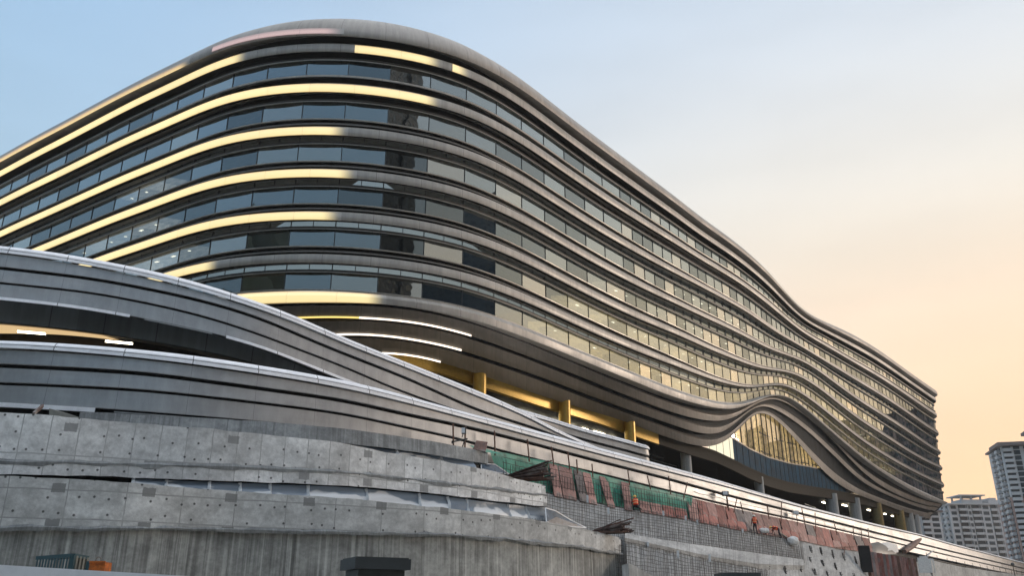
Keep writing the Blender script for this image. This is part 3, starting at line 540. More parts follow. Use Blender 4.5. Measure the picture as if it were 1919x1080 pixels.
    if ia < NB - 1 or gl1:
        lm = MB(); z0 = lev(c0, c1, a_ - .03); rowl = bpoint(z0, -2.0); rowm = bpoint(z0, -2.35)
        spans = ([(arc[ia], arc[ib])] if ia < NB - 1 else []) + ([(arc[col_of(gl0, vv)], arc[col_of(gl1, vv)])] if gl1 else [])
        for q0, q1 in spans:
            s_ = q0 + 1
            while s_ < q1 - 2:
                if random.random() < .6:
                    L_ = random.choice((.25, .25, .6)); P = along(rowl, np.array([s_, s_ + L_])); Q = along(rowm, np.array([s_, s_ + L_]))
                    lm.quad([P[0], P[1], Q[1], Q[0]])
                s_ += 2.95
        lm.build('interior_lamps', M['spot'], bld)
    # panes
    G0, G1 = bpoint(lev(c0, c1, a_ - .015), -.18), bpoint(lev(c0, c1, .999), -.18)
    T, B = along(G0, dv), along(G1, dv)
    for i in range(len(dv) - 1):
        u0, u1 = T[i], T[i + 1]; area = np.linalg.norm(u1 - u0) / (u0[1] ** 2) * (LV[c0].mean())
        vis = -1.02 < 0 and (AA[np.searchsorted(arc, dv[i]).clip(0, NB - 1)] > -.68) and dv[i] < arc[5 + ns + 8]
        panes.append((area if vis else 0, k, fr, T[i], T[i + 1], B[i + 1], B[i], dv[i], dv[i + 1]))
panes.sort(key=lambda p: -p[0])
rest = {}
for n_, (ar, k, fr, p0, p1, p2, p3, d0, d1) in enumerate(panes):
    # each pane sits a hair out of line, as real ones do, which breaks the mirror image from pane to pane
    w = Vector(p1 - p0).normalized(); nn = Vector((w.y, -w.x, 0)); e = [random.uniform(-.012, .012) for _ in range(4)]
    q = [Vector(p) + nn * x for p, x in zip((p0, p1, p2, p3), e)]
    mt = random.choices((0, 1, 2), (.48, .36, .16))[0]
    if n_ < 100:
        m = MB(); m.quad([q[3], q[2], q[1], q[0]], [(d0, 0), (d1, 0), (d1, 2), (d0, 2)]); m.build('pane', [M['glass'], M['glass_b'], M['glass_c']][mt], fr)
    else:
        rest.setdefault(k, (fr, MB()))[1].quad([q[3], q[2], q[1], q[0]], [(d0, 0), (d1, 0), (d1, 2), (d0, 2)], mt)
for k, (fr, m) in rest.items(): struct(m.build('panes', [M['glass'], M['glass_b'], M['glass_c']], fr), 'stuff')
# lowest fascia under the sixth window row, then the stepped soffit
fp = [('S6', 'L0', t, o) for t, o in ((.14, -.4), (.15, .55), (.45, .95), (.92, .9), (1., .85), (1.01, -.8))]
f7 = band('fascia', M['taupe'], fp)
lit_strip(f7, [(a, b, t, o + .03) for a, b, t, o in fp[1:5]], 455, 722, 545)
def srow(c, t, c2, dz=0., df=0.):
    Z = lev(c, c2, t) + dz; D = LV['D' + c] * (1 - t) + LV['D' + c2] * t + df
    return bpoint(Z, 0., D)
ends = slice(0, 5 + ns + 6)
fr_ = np.interp(AA, [.02, .2, .30, .40, .46, .5], [.24, .45, .74, .74, .6, .45])
for n_, (c, c2) in enumerate((('L0', 'L1'), ('L1', 'L2'), ('L2', 'L3'))):
    rows = [srow(c, 0, c2, .25, .5), srow(c, .5 * fr_, c2, .75, 1.1), srow(c, fr_ * .98, c2, .45, .6)]
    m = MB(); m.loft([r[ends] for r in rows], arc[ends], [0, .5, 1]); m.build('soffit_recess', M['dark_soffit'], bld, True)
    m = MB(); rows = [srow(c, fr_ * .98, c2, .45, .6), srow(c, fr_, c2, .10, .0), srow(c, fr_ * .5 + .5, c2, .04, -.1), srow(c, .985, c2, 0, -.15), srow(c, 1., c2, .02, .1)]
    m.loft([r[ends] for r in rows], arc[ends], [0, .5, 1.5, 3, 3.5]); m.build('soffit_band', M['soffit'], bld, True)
# dark glossy closing panel behind the soffit steps
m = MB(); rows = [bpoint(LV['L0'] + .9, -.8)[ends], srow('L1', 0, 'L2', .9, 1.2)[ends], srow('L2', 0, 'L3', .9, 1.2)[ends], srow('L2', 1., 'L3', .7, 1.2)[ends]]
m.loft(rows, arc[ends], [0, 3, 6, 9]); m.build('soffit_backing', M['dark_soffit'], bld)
# LED lines on the soffit steps
def led(c, u0, u1, v, mat):
    i0, i1 = col_of(u0, v), col_of(u1, v) + 1; D = LV['D' + c]
    m = MB(); r = [bpoint(LV[c] + dz, 0., D + df)[i0:i1] for dz, df in ((.24, -.32), (-.06, -.36), (-.08, -.1))]
    m.loft(r, arc[i0:i1], [0, .2, .4]); m.build('led_strip', M[mat], bld)
led('L1', 548, 662, 598, 'led_warm'); led('L1', 664, 884, 610, 'led'); led('L2', 630, 862, 640, 'led'); led('L3', 712, 830, 668, 'led')
# ------------------------------------------------------------------ under the building: beam, columns, ceiling, arched entrance
BEAM = [(600, 640), (690, 660), (826, 678), (1010, 741), (1120, 775), (1205, 806), (1307, 841), (1340, 851), (1372, 866), (1403, 882), (1440, 898), (1477, 909), (1514, 916), (1561, 923), (1600, 931), (1640, 941), (1680, 953), (1735, 970), (1770, 982)]
DB = LV['DL3'] + 1.3
ZB = tan_curve(BEAM, AA[:5 + ns]) ; ZB = np.concatenate([ZB, [ZB[-1]] * (NB - 5 - ns)]) * (by + DB)
ZB = np.concatenate([ZB[:5 + ns], [ZB[4 + ns]] * (NB - 5 - ns)])
ib0, ib1 = col_of(560, 640), col_of(1722, 972)
def brow(dz, df, i0=ib0, i1=ib1): return bpoint(ZB + dz, 0., DB + df)[i0:i1]
ibg = col_of(1232, 815)
for q0, q1, mt in ((ib0, ibg + 1, 'gold'), (ibg, ib1, 'beam_shade')):  # unlit right stretch of the beam: shade put into a darker colour
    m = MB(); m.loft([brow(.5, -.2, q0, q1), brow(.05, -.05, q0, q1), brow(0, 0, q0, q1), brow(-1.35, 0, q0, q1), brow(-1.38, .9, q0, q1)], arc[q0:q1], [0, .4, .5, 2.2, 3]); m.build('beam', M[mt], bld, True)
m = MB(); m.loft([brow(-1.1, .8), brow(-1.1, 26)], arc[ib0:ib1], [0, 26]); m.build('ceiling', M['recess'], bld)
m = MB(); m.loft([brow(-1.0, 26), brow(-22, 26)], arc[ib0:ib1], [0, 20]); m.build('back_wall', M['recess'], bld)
def bpos(u, v, df):
    i = col_of(u, v); return i, Vector(bpoint(ZB, 0., DB + df)[i])
for u, v in ((735, 668), (808, 690), (906, 715), (1053, 765), (1180, 805), (1283, 850), (1420, 905), (1556, 935), (1599, 945), (1643, 955), (1683, 965), (1703, 969), (1714, 972)):
    i, p = bpos(u, v, -1.0 if 880 < u < 1240 else 1.9); m = MB(); r = .80 if u < 1500 else 1.25; p = p + Vector((0, 0, .5 if u < 1240 else 0))
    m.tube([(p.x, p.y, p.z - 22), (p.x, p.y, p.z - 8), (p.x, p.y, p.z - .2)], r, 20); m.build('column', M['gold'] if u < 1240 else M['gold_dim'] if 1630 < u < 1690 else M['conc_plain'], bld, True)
def tube_light(u0, v0, df, L_, w=.45, n=1):
    i, p = bpos(u0, v0, df); d = Vector((gx[i], gy[i], 0)).normalized(); q = p + Vector((0, 0, -1.25)); w_ = Vector((-d.y, d.x, 0)) * w
    mm = MB(); a, b = q, q + d * L_; z = Vector((0, 0, -.22))
    mm.quad([a + z, b + z, b + w_ + z, a + w_ + z]); mm.quad([a, b, b + z, a + z]); mm.quad([a + w_, b + w_, b + w_ + z, a + w_ + z]); mm.build('ceiling_light', M['tube'], bld)
for u in (925, 945, 968, 990, 1012, 1034, 1070, 1088, 1106, 1124, 1142): tube_light(u, 760, 6.5, 1.7)
for u in (1545, 1560, 1580, 1625, 1633, 1655, 1668, 1674): tube_light(u, 950, 7.5, random.choice((1.2, 2.6)), .3)
m = MB()
for u, df, L_ in ((1200, 9, 7), (1215, 13, 10), (1395, 12, 10), (1425, 16, 14), (1440, 10, 12), (1480, 17, 10), (1500, 11, 8)):
    i, p = bpos(u, 880, df); d = Vector((gx[i], gy[i], 0)).normalized(); m.bar(p + Vector((0, 0, -1.75)), p + d * L_ + Vector((0, 0, -1.75)), .16)
m.build('ceiling_pipes', M['ribbon'], bld)
# unseen warm area lights, added on the podium roof to light the beam and columns
for u, e in ((770, 40), (850, 40), (930, 40), (1010, 40), (1090, 35), (1160, 25)):
    i, p = bpos(u, 720, -5.0); L = bpy.data.lights.new('unseen_wash_light', 'AREA'); L.shape = 'RECTANGLE'; L.size = 9; L.size_y = .4; L.energy = e; L.color = (1, .76, .36)
    o = bpy.data.objects.new('unseen_wash_light', L); sc.collection.objects.link(o); o.parent = bld; o['_o'] = bld['_o']
    q = p + Vector((0, 0, -8.0)); tgt = bpos(u, 720, .0)[1] + Vector((0, 0, -.6)); z = (q - tgt).normalized(); x = Vector((gx[i], gy[i], 0)).normalized(); y = z.cross(x).normalized(); x = y.cross(z)
    o.matrix_local = Matrix.Translation(q - Vector(bld['_o'])) @ Matrix((x, y, z)).transposed().to_4x4()
# arched entrance glazing
SPLIT = [(1330, 806), (1374, 822), (1405, 842), (1440, 858), (1479, 869), (1516, 875.5), (1533, 879), (1570, 886), (1600, 892)]
ia, ie, ic = col_of(1330, 845), col_of(1590, 920), col_of(1376, 850)
DG = DB + .25
ZS = np.interp(np.arange(NB), np.arange(5 + ns), tan_curve(SPLIT, AA[:5 + ns])) * (by + DG)
def grow(Z, df=0.): return bpoint(Z, 0., DG + df)
topz = LV['L3'] + 1.6
m = MB(); m.loft([grow(ZB - .2)[ic:ie], grow(ZS)[ic:ie]], arc[ic:ie], [0, 4]); m.build('blue_glass_wall', M['blue_glass'], bld)
m = MB(); m.loft([grow(ZS)[ia:ie], grow(np.maximum(topz, ZS + .1))[ia:ie]], arc[ia:ie], [0, 8]); ag = m.build('arch_glazing', M['clear'], bld)
m = MB(); m.loft([grow(ZS - 1., 4.5)[ia:ie], grow(np.maximum(topz, ZS + .1), 4.5)[ia:ie]], arc[ia:ie], [0, 8]); m.build('lit_hall', M['hall'], bld)
m = MB(); m.loft([grow(ZB - .2)[ia:ic + 1], grow(ZS)[ia:ic + 1]], arc[ia:ic + 1], [0, 4]); m.build('lit_corner_glass', M['hall_white'], bld)
m = MB(); s_ = arc[ia] + .5; rT, rS, rB = grow(np.maximum(topz, ZS + .1), -.05), grow(ZS, -.05), grow(ZB, -.05)
while s_ < arc[ie - 1]:
    p, q, r = along(rT, s_), along(rS, s_), along(rB, s_); m.bar(q, p, .13, .2, Vector((0, 1, 0))); m.bar(r, q, .06, .06, Vector((0, 1, 0))); s_ += 2.35
struct(m.build('mullions', M['mullion'], ag), 'stuff')
m = MB()
for dz, df in ((1.2, 3.6), (4.6, 3.6)):
    rr = grow(ZS + dz, df); ok = [i for i in range(ic + 6, ie) if ZS[i] + dz < topz[i] - .3]
    for i, j in zip(ok, ok[1:]):
        if j == i + 1 and (i // 2) % 3: m.bar(rr[i], rr[j], .16, .2)
m.build('hall_beams', M['step'], ag)
m = MB(); m.loft([grow(ZS - .12, -.25)[ia:ie], grow(ZS + .12, -.25)[ia:ie], grow(ZS + .12, .1)[ia:ie]], arc[ia:ie], [0, .2, .4]); m.build('transom', M['ledge'], ag)

# ------------------------------------------------------------------ walls and ribbons drawn from their own plan lines
class Wall:
    """a curved vertical wall: plan from a measured level edge of known height (H over azimuth), columns every step metres"""
    def __init__(s, curve, H, a0, a1, step=.9, Y=None, smooth=2.):
        A = np.linspace(a0, a1, 400)
        if Y is None: y = np.interp(A, [h[0] for h in H], [h[1] for h in H]) / tan_curve(curve, A, 6)
        else: y = np.interp(A, [q[0] for q in Y], [q[1] for q in Y])
        y = sm(y, 14); x = A * y; L = np.concatenate([[0], np.cumsum(np.hypot(np.diff(x), np.diff(y)))])
        s.u = np.arange(0, L[-1], step); s.x = np.interp(s.u, L, x); s.y = np.interp(s.u, L, y); s.n = len(s.u); s.a = s.x / s.y
        gx, gy = np.gradient(s.x), np.gradient(s.y); l = np.hypot(gx, gy); s.nx, s.ny = sm(gy / l, 3), sm(-gx / l, 3); s.tx, s.ty = gx / l, gy / l
    def Z(s, c, k=2.): return tan_curve(c, s.a, k) * s.y
    def row(s, Z, off=0.):
        k = np.hypot(s.x + s.nx * off, s.y + s.ny * off) / np.hypot(s.x, s.y)
        return np.stack([s.x + s.nx * off, s.y + s.ny * off, Z * k if not hasattr(Z, 'keep') else Z], 1)
    def col(s, u, v):
        X, Y, Z = ray(u, v); return int(np.argmin(np.abs(s.a - float(X / Y))))
def ribbon(name, label, w, curves, caps, last=None, ends=None, g=.17):
    """shingled cladding: curves = top, cap foot, then the foot of each panel"""
    Z = [w.Z(c) for c in curves]; i0, i1 = ends or (0, w.n); sl = slice(i0, i1); mid = (i0 + i1) // 2
    t = thing(name, label, 'podium cladding', (float(w.x[mid]), float(w.y[mid]), -EYE))
    def loft(nm, prof, mat, vs=None):
        m = MB(); rows = [w.row(z, o)[sl] for z, o in prof]; m.loft(rows, w.u[sl], vs or list(range(len(rows)))); return m.build(nm, M[mat], t, True)
    h = Z[0] - Z[1]
    loft('cap', [(Z[0] - .2, -5), (Z[0] + .02, -1.0), (Z[0], -.15), (Z[0] - .25 * h, .05), (Z[0] - .46 * h, .08), (Z[0] - .47 * h, -.10), (Z[0] - .56 * h, -.10), (Z[0] - .57 * h, .14), (Z[1], .18), (Z[1] - .02, -.3)], caps)
    loft('backing', [(Z[0] - .6, -.42), (Z[-1] + .05, -.42)], 'gap')
    top = Z[1] - .10
    for k in range(2, len(Z)):
        b = Z[k]; d = top - b
        loft('panel', [(top, -.40), (top - .01, .02), (top - .5 * d, .05), (b + .04, .09), (b, .06), (b, -.40)], 'ribbon' if k > 1 else caps)
        top = b - g * (.8 + .4 * (k == 2))
    return t, Z
LTOP = [(-200, 634), (0, 638), (104, 642), (231, 653), (351, 665), (462, 682), (556, 696), (640, 712), (708, 727), (834, 762), (880, 775), (952, 793), (1045, 818), (1096, 832), (1144, 845), (1223, 866), (1340, 898), (1500, 946), (1640, 982), (1718, 1000), (1784, 1019), (1919, 1055), (2100, 1102)]
LCAP = [(-200, 645), (0, 652), (104, 656), (231, 667), (351, 680), (462, 697), (556, 711), (640, 727), (708, 742), (834, 774), (952, 806), (1045, 831), (1144, 857), (1223, 877), (1340, 907), (1500, 951), (1640, 986), (1718, 1003), (1784, 1022), (1919, 1057), (2100, 1103.5)]
LG1 = [(-200, 676), (0, 682), (267, 695.5), (444, 720), (640, 747), (767, 777), (850, 793), (967, 822), (1100, 858), (1230, 891), (1360, 927), (1500, 962), (1640, 998), (1784, 1034), (1919, 1066), (2100, 1108)]
LG2 = [(-200, 713), (0, 716.5), (267, 729), (444, 749), (640, 773), (767, 802), (847, 818), (913, 838), (1033, 868), (1100, 882), (1230, 914), (1360, 946), (1500, 976), (1640, 1009), (1784, 1043), (1919, 1074), (2100, 1113)]
LBOT = [(-200, 748), (0, 755), (222, 768), (444, 786), (640, 806), (767, 836), (913, 868), (1100, 905), (1300, 953), (1500, 994), (1640, 1022), (1784, 1053), (1919, 1082), (2100, 1118)]
WL = Wall(LTOP, [(-.8, 14.4), (-.3, 13.7), (.0, 13.4), (.12, 12.9), (.28, 11.7), (.45, 11.2), (.7, 11.)], -.80, .66)
lower, ZL = ribbon('podium_ribbon', 'lower ribbon of grey shingled metal cladding running pale along the podium to the right', WL, [LTOP, LCAP, LG1, LG2, LBOT], 'ribbon_cap')
# trims under the lower ribbon at its left end
i0, i1 = 0, WL.col(222, 765)
m = MB(); m.loft([WL.row(ZL[4] + dz, o)[i0:i1] for dz, o in ((.02, -.1), (.02, .36), (-.22, .38), (-.24, -.1))], WL.u[i0:i1], [0, .4, .6, 1]); m.build('trim', M['ribbon_cap'], lower)
i0, i1 = WL.col(222, 765), WL.col(650, 806)
m = MB(); m.loft([WL.row(ZL[4] + dz, o)[i0:i1] for dz, o in ((-.10, -.1), (-.10, .16), (-.16, .16), (-.16, -.1))], WL.u[i0:i1], [0, .4, .6, 1])
m.loft([WL.row(ZL[4] + dz, o)[i0:i1] for dz, o in ((-.28, -.1), (-.28, .10), (-.33, .10), (-.33, -.1))], WL.u[i0:i1], [0, .4, .6, 1]); m.build('rail', M['ribbon'], lower)
m = MB(); m.loft([WL.row(ZL[4] + dz, o) for dz, o in ((.3, -.7), (-3, -.9))], WL.u, [0, 3]); m.build('plinth', M['gap'], lower)
m = MB(); m.loft([WL.row(ZL[0] - .25, -4.5), WL.row(ZL[0] - .35, -13)], WL.u, [0, 9]); m.build('roof', M['gap'], lower)
UTOP = [(-200, 440), (0, 461), (84, 469), (182, 488), (284, 507), (400, 538), (489, 567), (578, 602), (640, 631), (724, 664), (830, 706), (924, 744), (989, 773), (1033, 800), (1084, 823), (1132, 843), (1180, 862), (1240, 885)]
UCAP = [(-200, 452), (0, 473), (84, 482), (182, 500), (284, 520), (400, 551), (489, 580), (578, 614), (640, 643), (724, 675), (830, 717), (924, 755), (989, 782), (1033, 808), (1084, 830), (1132, 849), (1240, 890)]
UG1 = [(-200, 478), (0, 500), (178, 520), (356, 555.6), (480, 590), (533, 615.6), (640, 660), (765, 708.5), (887, 765.5), (1022, 808), (1084, 836), (1132, 853), (1240, 893)]
UG2 = [(-200, 508), (0, 529), (178, 547), (356, 584), (480, 622), (533, 645), (640, 684), (724, 723), (830, 761), (930, 795), (1022, 820), (1084, 841), (1240, 897)]
UBOT = [(-200, 540), (0, 560), (133, 573), (264, 596), (420, 629), (489, 650), (640, 712), (700, 735), (830, 778), (930, 806), (1022, 828), (1084, 846), (1240, 900)]
UY = [(-.8, 51), (-.64, 52.5), (-.3, 58), (-.16, 64), (-.05, 70.5), (.06, 78.5), (.12, 84), (.2, 93)]
WU = Wall(None, None, -.80, .14, Y=UY)
upper, ZU = ribbon('podium_ribbon', 'upper curved ribbon of grey shingled metal cladding sweeping down from the left edge', WU, [UTOP, UCAP, UG1, UG2, UBOT], 'ribbon_cap')
for u0, u1 in ((-200, 264), (423, 700)):
    i0, i1 = max(0, WU.col(u0, 600)), WU.col(u1, 690)
    m = MB(); m.loft([WU.row(ZU[4] + dz, o)[i0:i1] for dz, o in ((.1, -.1), (.12, .36), (-.08, .40), (-.10, -.1))], WU.u[i0:i1], [0, .4, .6, 1]); m.build('trim', M['ribbon_cap'], upper)
i0, i1 = WU.col(264, 590), WU.col(423, 627)
m = MB(); m.loft([WU.row(ZU[4] + dz, o)[i0:i1] for dz, o in ((.0, -.1), (.0, .12), (-.07, .12), (-.07, -.1))], WU.u[i0:i1], [0, .4, .6, 1]); m.build('rail', M['ribbon'], upper)
UIN = [(-200, 590), (0, 602), (178, 622), (311, 644), (409, 662), (444, 671), (560, 700), (700, 745), (830, 790)]
ZI = WU.Z(UIN); i1 = WU.col(760, 740)
m = MB(); m.loft([WU.row(ZU[4] + .05, -.5)[:i1], WU.row(ZU[4] - .1, -1.3)[:i1], WU.row(ZI * 1.0, -1.5)[:i1], WU.row(ZI - .1, -1.9)[:i1]], WU.u[:i1], [0, 1, 2, 3]); m.build('inner_fascia', M['inner'], upper, True)
ZI2 = ZI - .05
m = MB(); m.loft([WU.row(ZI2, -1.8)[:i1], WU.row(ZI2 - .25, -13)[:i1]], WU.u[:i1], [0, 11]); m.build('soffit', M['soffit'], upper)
i0, i2 = 0, WU.col(200, 640)
m = MB(); m.loft([WU.row(ZI2 - .10, -2.4)[i0:i2], WU.row(ZI2 - .32, -12.5)[i0:i2]], WU.u[i0:i2], [0, 5]); m.build('ceiling_panel', M['warm_panel'], upper)
for u, df in ((20, -6.0), (215, -4.0)):
    i = WU.col(u, 640); p = Vector(WU.row(ZI2, df)[i]) - Vector((0, 0, .45)); d = Vector((WU.tx[i], WU.ty[i], 0))
    m = MB(); m.bar(p - d * .9, p + d * .9, .2, .10); m.build('tube_light', M['tube'], upper)
m = MB(); m.loft([WU.row(ZI2 + 1, -13)[:i1], WU.row(ZI2 - 12, -13)[:i1]], WU.u[:i1], [0, 11]); m.build('back_wall', M['recess'], upper)
m = MB(); m.loft([WU.row(ZU[0] - .25, -4.5), WU.row(ZU[0] - .35, -12)], WU.u, [0, 7]); m.build('roof', M['gap'], upper)
ETOP = [(850, 722), (900, 738), (961, 763), (1033, 783), (1096, 804), (1168, 822), (1216, 836), (1222, 838)]
ECAP = [(850, 731), (900, 747), (961, 771), (1033, 791), (1096, 811), (1168, 829), (1216, 843), (1222, 845)]
EG1 = [(850, 745), (961, 785), (1033, 804), (1096, 824), (1168, 842), (1222, 857)]
EG2 = [(850, 760), (961, 800), (1033, 820), (1096, 838), (1168, 854), (1222, 868)]
EB = [(850, 775), (961, 815), (1033, 834), (1096, 850), (1168, 865), (1222, 880)]
A1 = float(ray(1214, 850)[0] / ray(1214, 850)[1])
ew = Wall(None, None, -.06, A1, Y=[(-.1, 76), (-.06, 79), (.0, 85), (.06, 90), (A1, 96)])
# rounded end that turns back
n0 = ew.n; Zs = [ew.Z(c) for c in (ETOP, ECAP, EG1, EG2, EB)]
tx_, ty_ = ew.tx[-1], ew.ty[-1]; rr_ = 1.1; c_ = (ew.x[-1] - ty_ * rr_, ew.y[-1] + tx_ * rr_)
ax, ay = [], []
for i in range(1, 9):
    th = R_(100) * i / 8; n_x, n_y = ty_, -tx_; ax.append(c_[0] + rr_ * (n_x * math.cos(th) - n_y * math.sin(th))); ay.append(c_[1] + rr_ * (n_x * math.sin(th) + n_y * math.cos(th)))
th = R_(100)
for i in range(1, 6): ax.append(ax[7] + (tx_ * math.cos(th) - ty_ * math.sin(th)) * i * 2); ay.append(ay[7] + (tx_ * math.sin(th) + ty_ * math.cos(th)) * i * 2)
ew.x = np.concatenate([ew.x, ax]); ew.y = np.concatenate([ew.y, ay]); ew.n = len(ew.x); ew.u = np.concatenate([[0], np.cumsum(np.hypot(np.diff(ew.x), np.diff(ew.y)))])
g1, g2 = np.gradient(ew.x, ew.u), np.gradient(ew.y, ew.u); l = np.hypot(g1, g2); ew.nx, ew.ny = g2 / l, -g1 / l; ew.tx, ew.ty = g1 / l, g2 / l
Zs = [np.concatenate([z, [z[-1]] * len(ax)]) for z in Zs]
zmap = {id(c): z for c, z in zip((ETOP, ECAP, EG1, EG2, EB), Zs)}
ew.Z = lambda c, k=2.: zmap[id(c)]
endb, ZE = ribbon('podium_ribbon', 'short grey metal clad block with a rounded end under the golden columns', ew, [ETOP, ECAP, EG1, EG2, EB], 'ribbon_cap', g=.2)
# ------------------------------------------------------------------ stepped concrete walls on the left
def rough(n, amp, s=2.): return sm(rng.normal(0, 1, n), s) * amp * 1.8
ORD = ['first', 'second', 'third', 'fourth', 'fifth', 'sixth', 'seventh', 'eighth', 'ninth', 'tenth', 'eleventh', 'twelfth', 'thirteenth', 'fourteenth', 'fifteenth', 'sixteenth', 'seventeenth', 'eighteenth', 'nineteenth', 'twentieth', 'twenty-first', 'twenty-second', 'twenty-third', 'twenty-fourth', 'twenty-fifth', 'twenty-sixth', 'twenty-seventh', 'twenty-eighth', 'twenty-ninth', 'thirtieth']
AT = lambda u, v: float(ray(u, v)[0] / ray(u, v)[1])
def tier(label, w, top, parts, depth=2.0, back=8, ends=(0, None)):
    """parts: list of (name, lower edge, out0, out1, material); the wall runs down through them"""
    i0, i1 = ends[0], ends[1] or w.n; sl = slice(i0, i1); mid = (i0 + i1) // 2
    t = thing('concrete_wall', label, 'wall', (float(w.x[mid]), float(w.y[mid]), -EYE))
    zt = w.Z(top) + rough(w.n, .012, .6)
    m = MB(); m.loft([w.row(zt, -depth)[sl], w.row(zt, parts[0][2] - .02)[sl]], w.u[sl], [20, 20 + depth]); m.build('top', M['conc_plain'], t)
    for nm, low, o0, o1, mt in parts:
        zl = (w.Z(low) if not np.isscalar(low) else np.full(w.n, float(low))) + rough(w.n, .014, .6)
        m = MB(); rows, vs = [], []
        for k in np.linspace(0, 1, 7):
            z = zt * (1 - k) + zl * k; rows.append(w.row(z, o0 * (1 - k) + o1 * k)[sl]); vs.append(z[sl] * 1.)
        rows.append(w.row(zl, o1 - .55)[sl]); vs.append(zl[sl] - .5)
        m.loft(rows, w.u[sl], vs)
        # end face, turning back from the right-hand edge
        e = i1 - 1; n_ = Vector((w.nx[e], w.ny[e], 0)); p0 = Vector(rows[0][-1]); p1 = Vector(rows[-2][-1]); b = -n_ * back
        m.quad([p0, p1, p1 + b, p0 + b][::-1], [(0, p0.z), (0, p1.z), (back, p1.z), (back, p0.z)]); m.build(nm, M[mt], t, True)
        if nm == 'face' and len(parts) > 1:      # smeared mortar along the construction joint
            m = MB(); a_, b_ = rough(w.n, .035, .7), rough(w.n, .04, .7); ed = np.interp(rng.random(w.n), [0, 1], [.5, 1])
            m.loft([w.row(zl + (.13 + a_) * ed, max(o1, 0) + .015)[sl], w.row(zl + .02, max(o1, .1) + .05)[sl], w.row(zl - (.12 + b_) * ed, max(o1, .1) + .02)[sl]], w.u[sl], [zl[sl] + 40, zl[sl] + 40.1, zl[sl] + 40.3]); m.build('mortar_seam', M['mortar'], t, True)
        zt = zl
    return t
ATOP = [(140, 772), (153, 773), (300, 779), (400, 785), (517, 792), (640, 803), (700, 811), (847, 833), (913, 848), (960, 858)]
ABOT = [(140, 795), (393, 806), (500, 818), (600, 825), (750, 843), (847, 860), (913, 870), (960, 880)]
wa = Wall(ATOP, [(-.6, 9.95), (-.1, 10.2), (.0, 10.3)], AT(150, 773), AT(914, 848))
tier('thin dark wet concrete strip wall on top of the tiers, right under the lower ribbon', wa, ATOP, [('face', ABOT, .0, .05, 'conc_strip')], 2.5, 5)
m = MB(); m.loft([wa.row(wa.Z(ABOT) + .3, -.7), wa.row(wa.Z(ABOT) - 2, -.8)], wa.u, [0, 2]); tag(m.build('gap_shade', M['gap']), 'black sheet standing for the shade between the thin wet strip wall and the pale upper tier', 'wall')  # black backing stands in for the shade in the open gap
BTOP = [(-200, 768), (0, 773), (93, 779), (230, 792), (393, 804), (500, 816), (640, 829), (717, 848), (833, 866), (903, 879), (987, 903), (1028, 912), (1080, 924)]
BJ = [(-200, 864), (0, 866), (160, 869), (390, 874), (640, 885), (770, 899), (900, 915), (1028, 930), (1080, 938)]
BBOT = [(-200, 889), (0, 890), (213, 893), (333, 899), (640, 910), (800, 924), (933, 940), (1028, 951), (1080, 958)]
wb = Wall(BTOP, [(-.7, 9.05), (-.2, 8.9), (.07, 8.3)], -.78, AT(1028, 930), .5)
tier('pale upper concrete tier wall with square dark patches and panel joints', wb, BTOP, [('face', BJ, .0, .0, 'conc'), ('footing', BBOT, .10, .10, 'conc')], 3.0)
m = MB(); m.loft([wb.row(wb.Z(BBOT) + .3, -1.0), wb.row(wb.Z(BBOT) - 3.2, -1.1)], wb.u, [0, 2]); tag(m.build('gap_shade', M['gap']), 'black sheet standing for the shade between the upper and middle concrete tiers', 'wall')  # sheet coloured black to give the gap under this tier its shade
CTOP = [(-200, 890), (0, 892), (100, 897), (240, 904), (410, 920), (640, 934), (793, 948), (977, 971), (1100, 993), (1167, 1010), (1230, 1026)]
CBOT = [(-200, 988), (0, 990), (333, 992), (640, 998), (850, 1004), (1067, 1023), (1167, 1042), (1230, 1055)]
wc = Wall(CTOP, [(-.7, 5.9), (-.2, 5.7), (.14, 5.3)], -.78, AT(1167, 1020), .5)
tier('middle concrete tier wall, grey and stained, above the streaked base wall', wc, CTOP, [('face', CBOT, .0, .0, 'conc_c'), ('base', -EYE, -.12, -.05, 'conc_base')], 3.2)
DTOP = [(-200, 1045), (0, 1049), (180, 1052), (333, 1058), (500, 1064), (640, 1071), (740, 1080)]
wd = Wall(DTOP, [(-.7, 3.4), (.0, 3.2)], -.78, AT(760, 1083))
tier('low grey concrete kerb wall along the very bottom left', wd, DTOP, [('face', -EYE, .0, .0, 'conc_c')], 1.2, 1)
# the sloping dark box and timber in the gap behind the upper tier's left end
wz = WL
def slab(name, pts, thick, mat, label, cat, group=None):
    m = MB(); P = [Vector(p) for p in pts]; n = (P[1] - P[0]).cross(P[2] - P[0]).normalized() * thick; Q = [p + n for p in P]
    m.quad(P); m.quad(Q[::-1])
    for i in range(len(P)): j = (i + 1) % len(P); m.quad([P[i], Q[i], Q[j], P[j]])
    return tag(m.build(name, mat), label, cat, group)
slab('plywood_sheet', [at(92, 781, 41.6), at(92, 766, 41.6), at(112, 771, 41.8), at(150, 783, 42.), at(150, 788, 42.)], .05, M['container_grey'], 'pale triangular plywood offcut leaning in the dark gap above the upper tier', 'plywood')
m = MB(); m.bar(at(63, 776, 40.5), at(80, 761, 42.0), .10, .16); tag(m.build('timber_plank', M['timber']), 'single plank sticking up at the left end of the dark gap under the ribbon', 'plank')
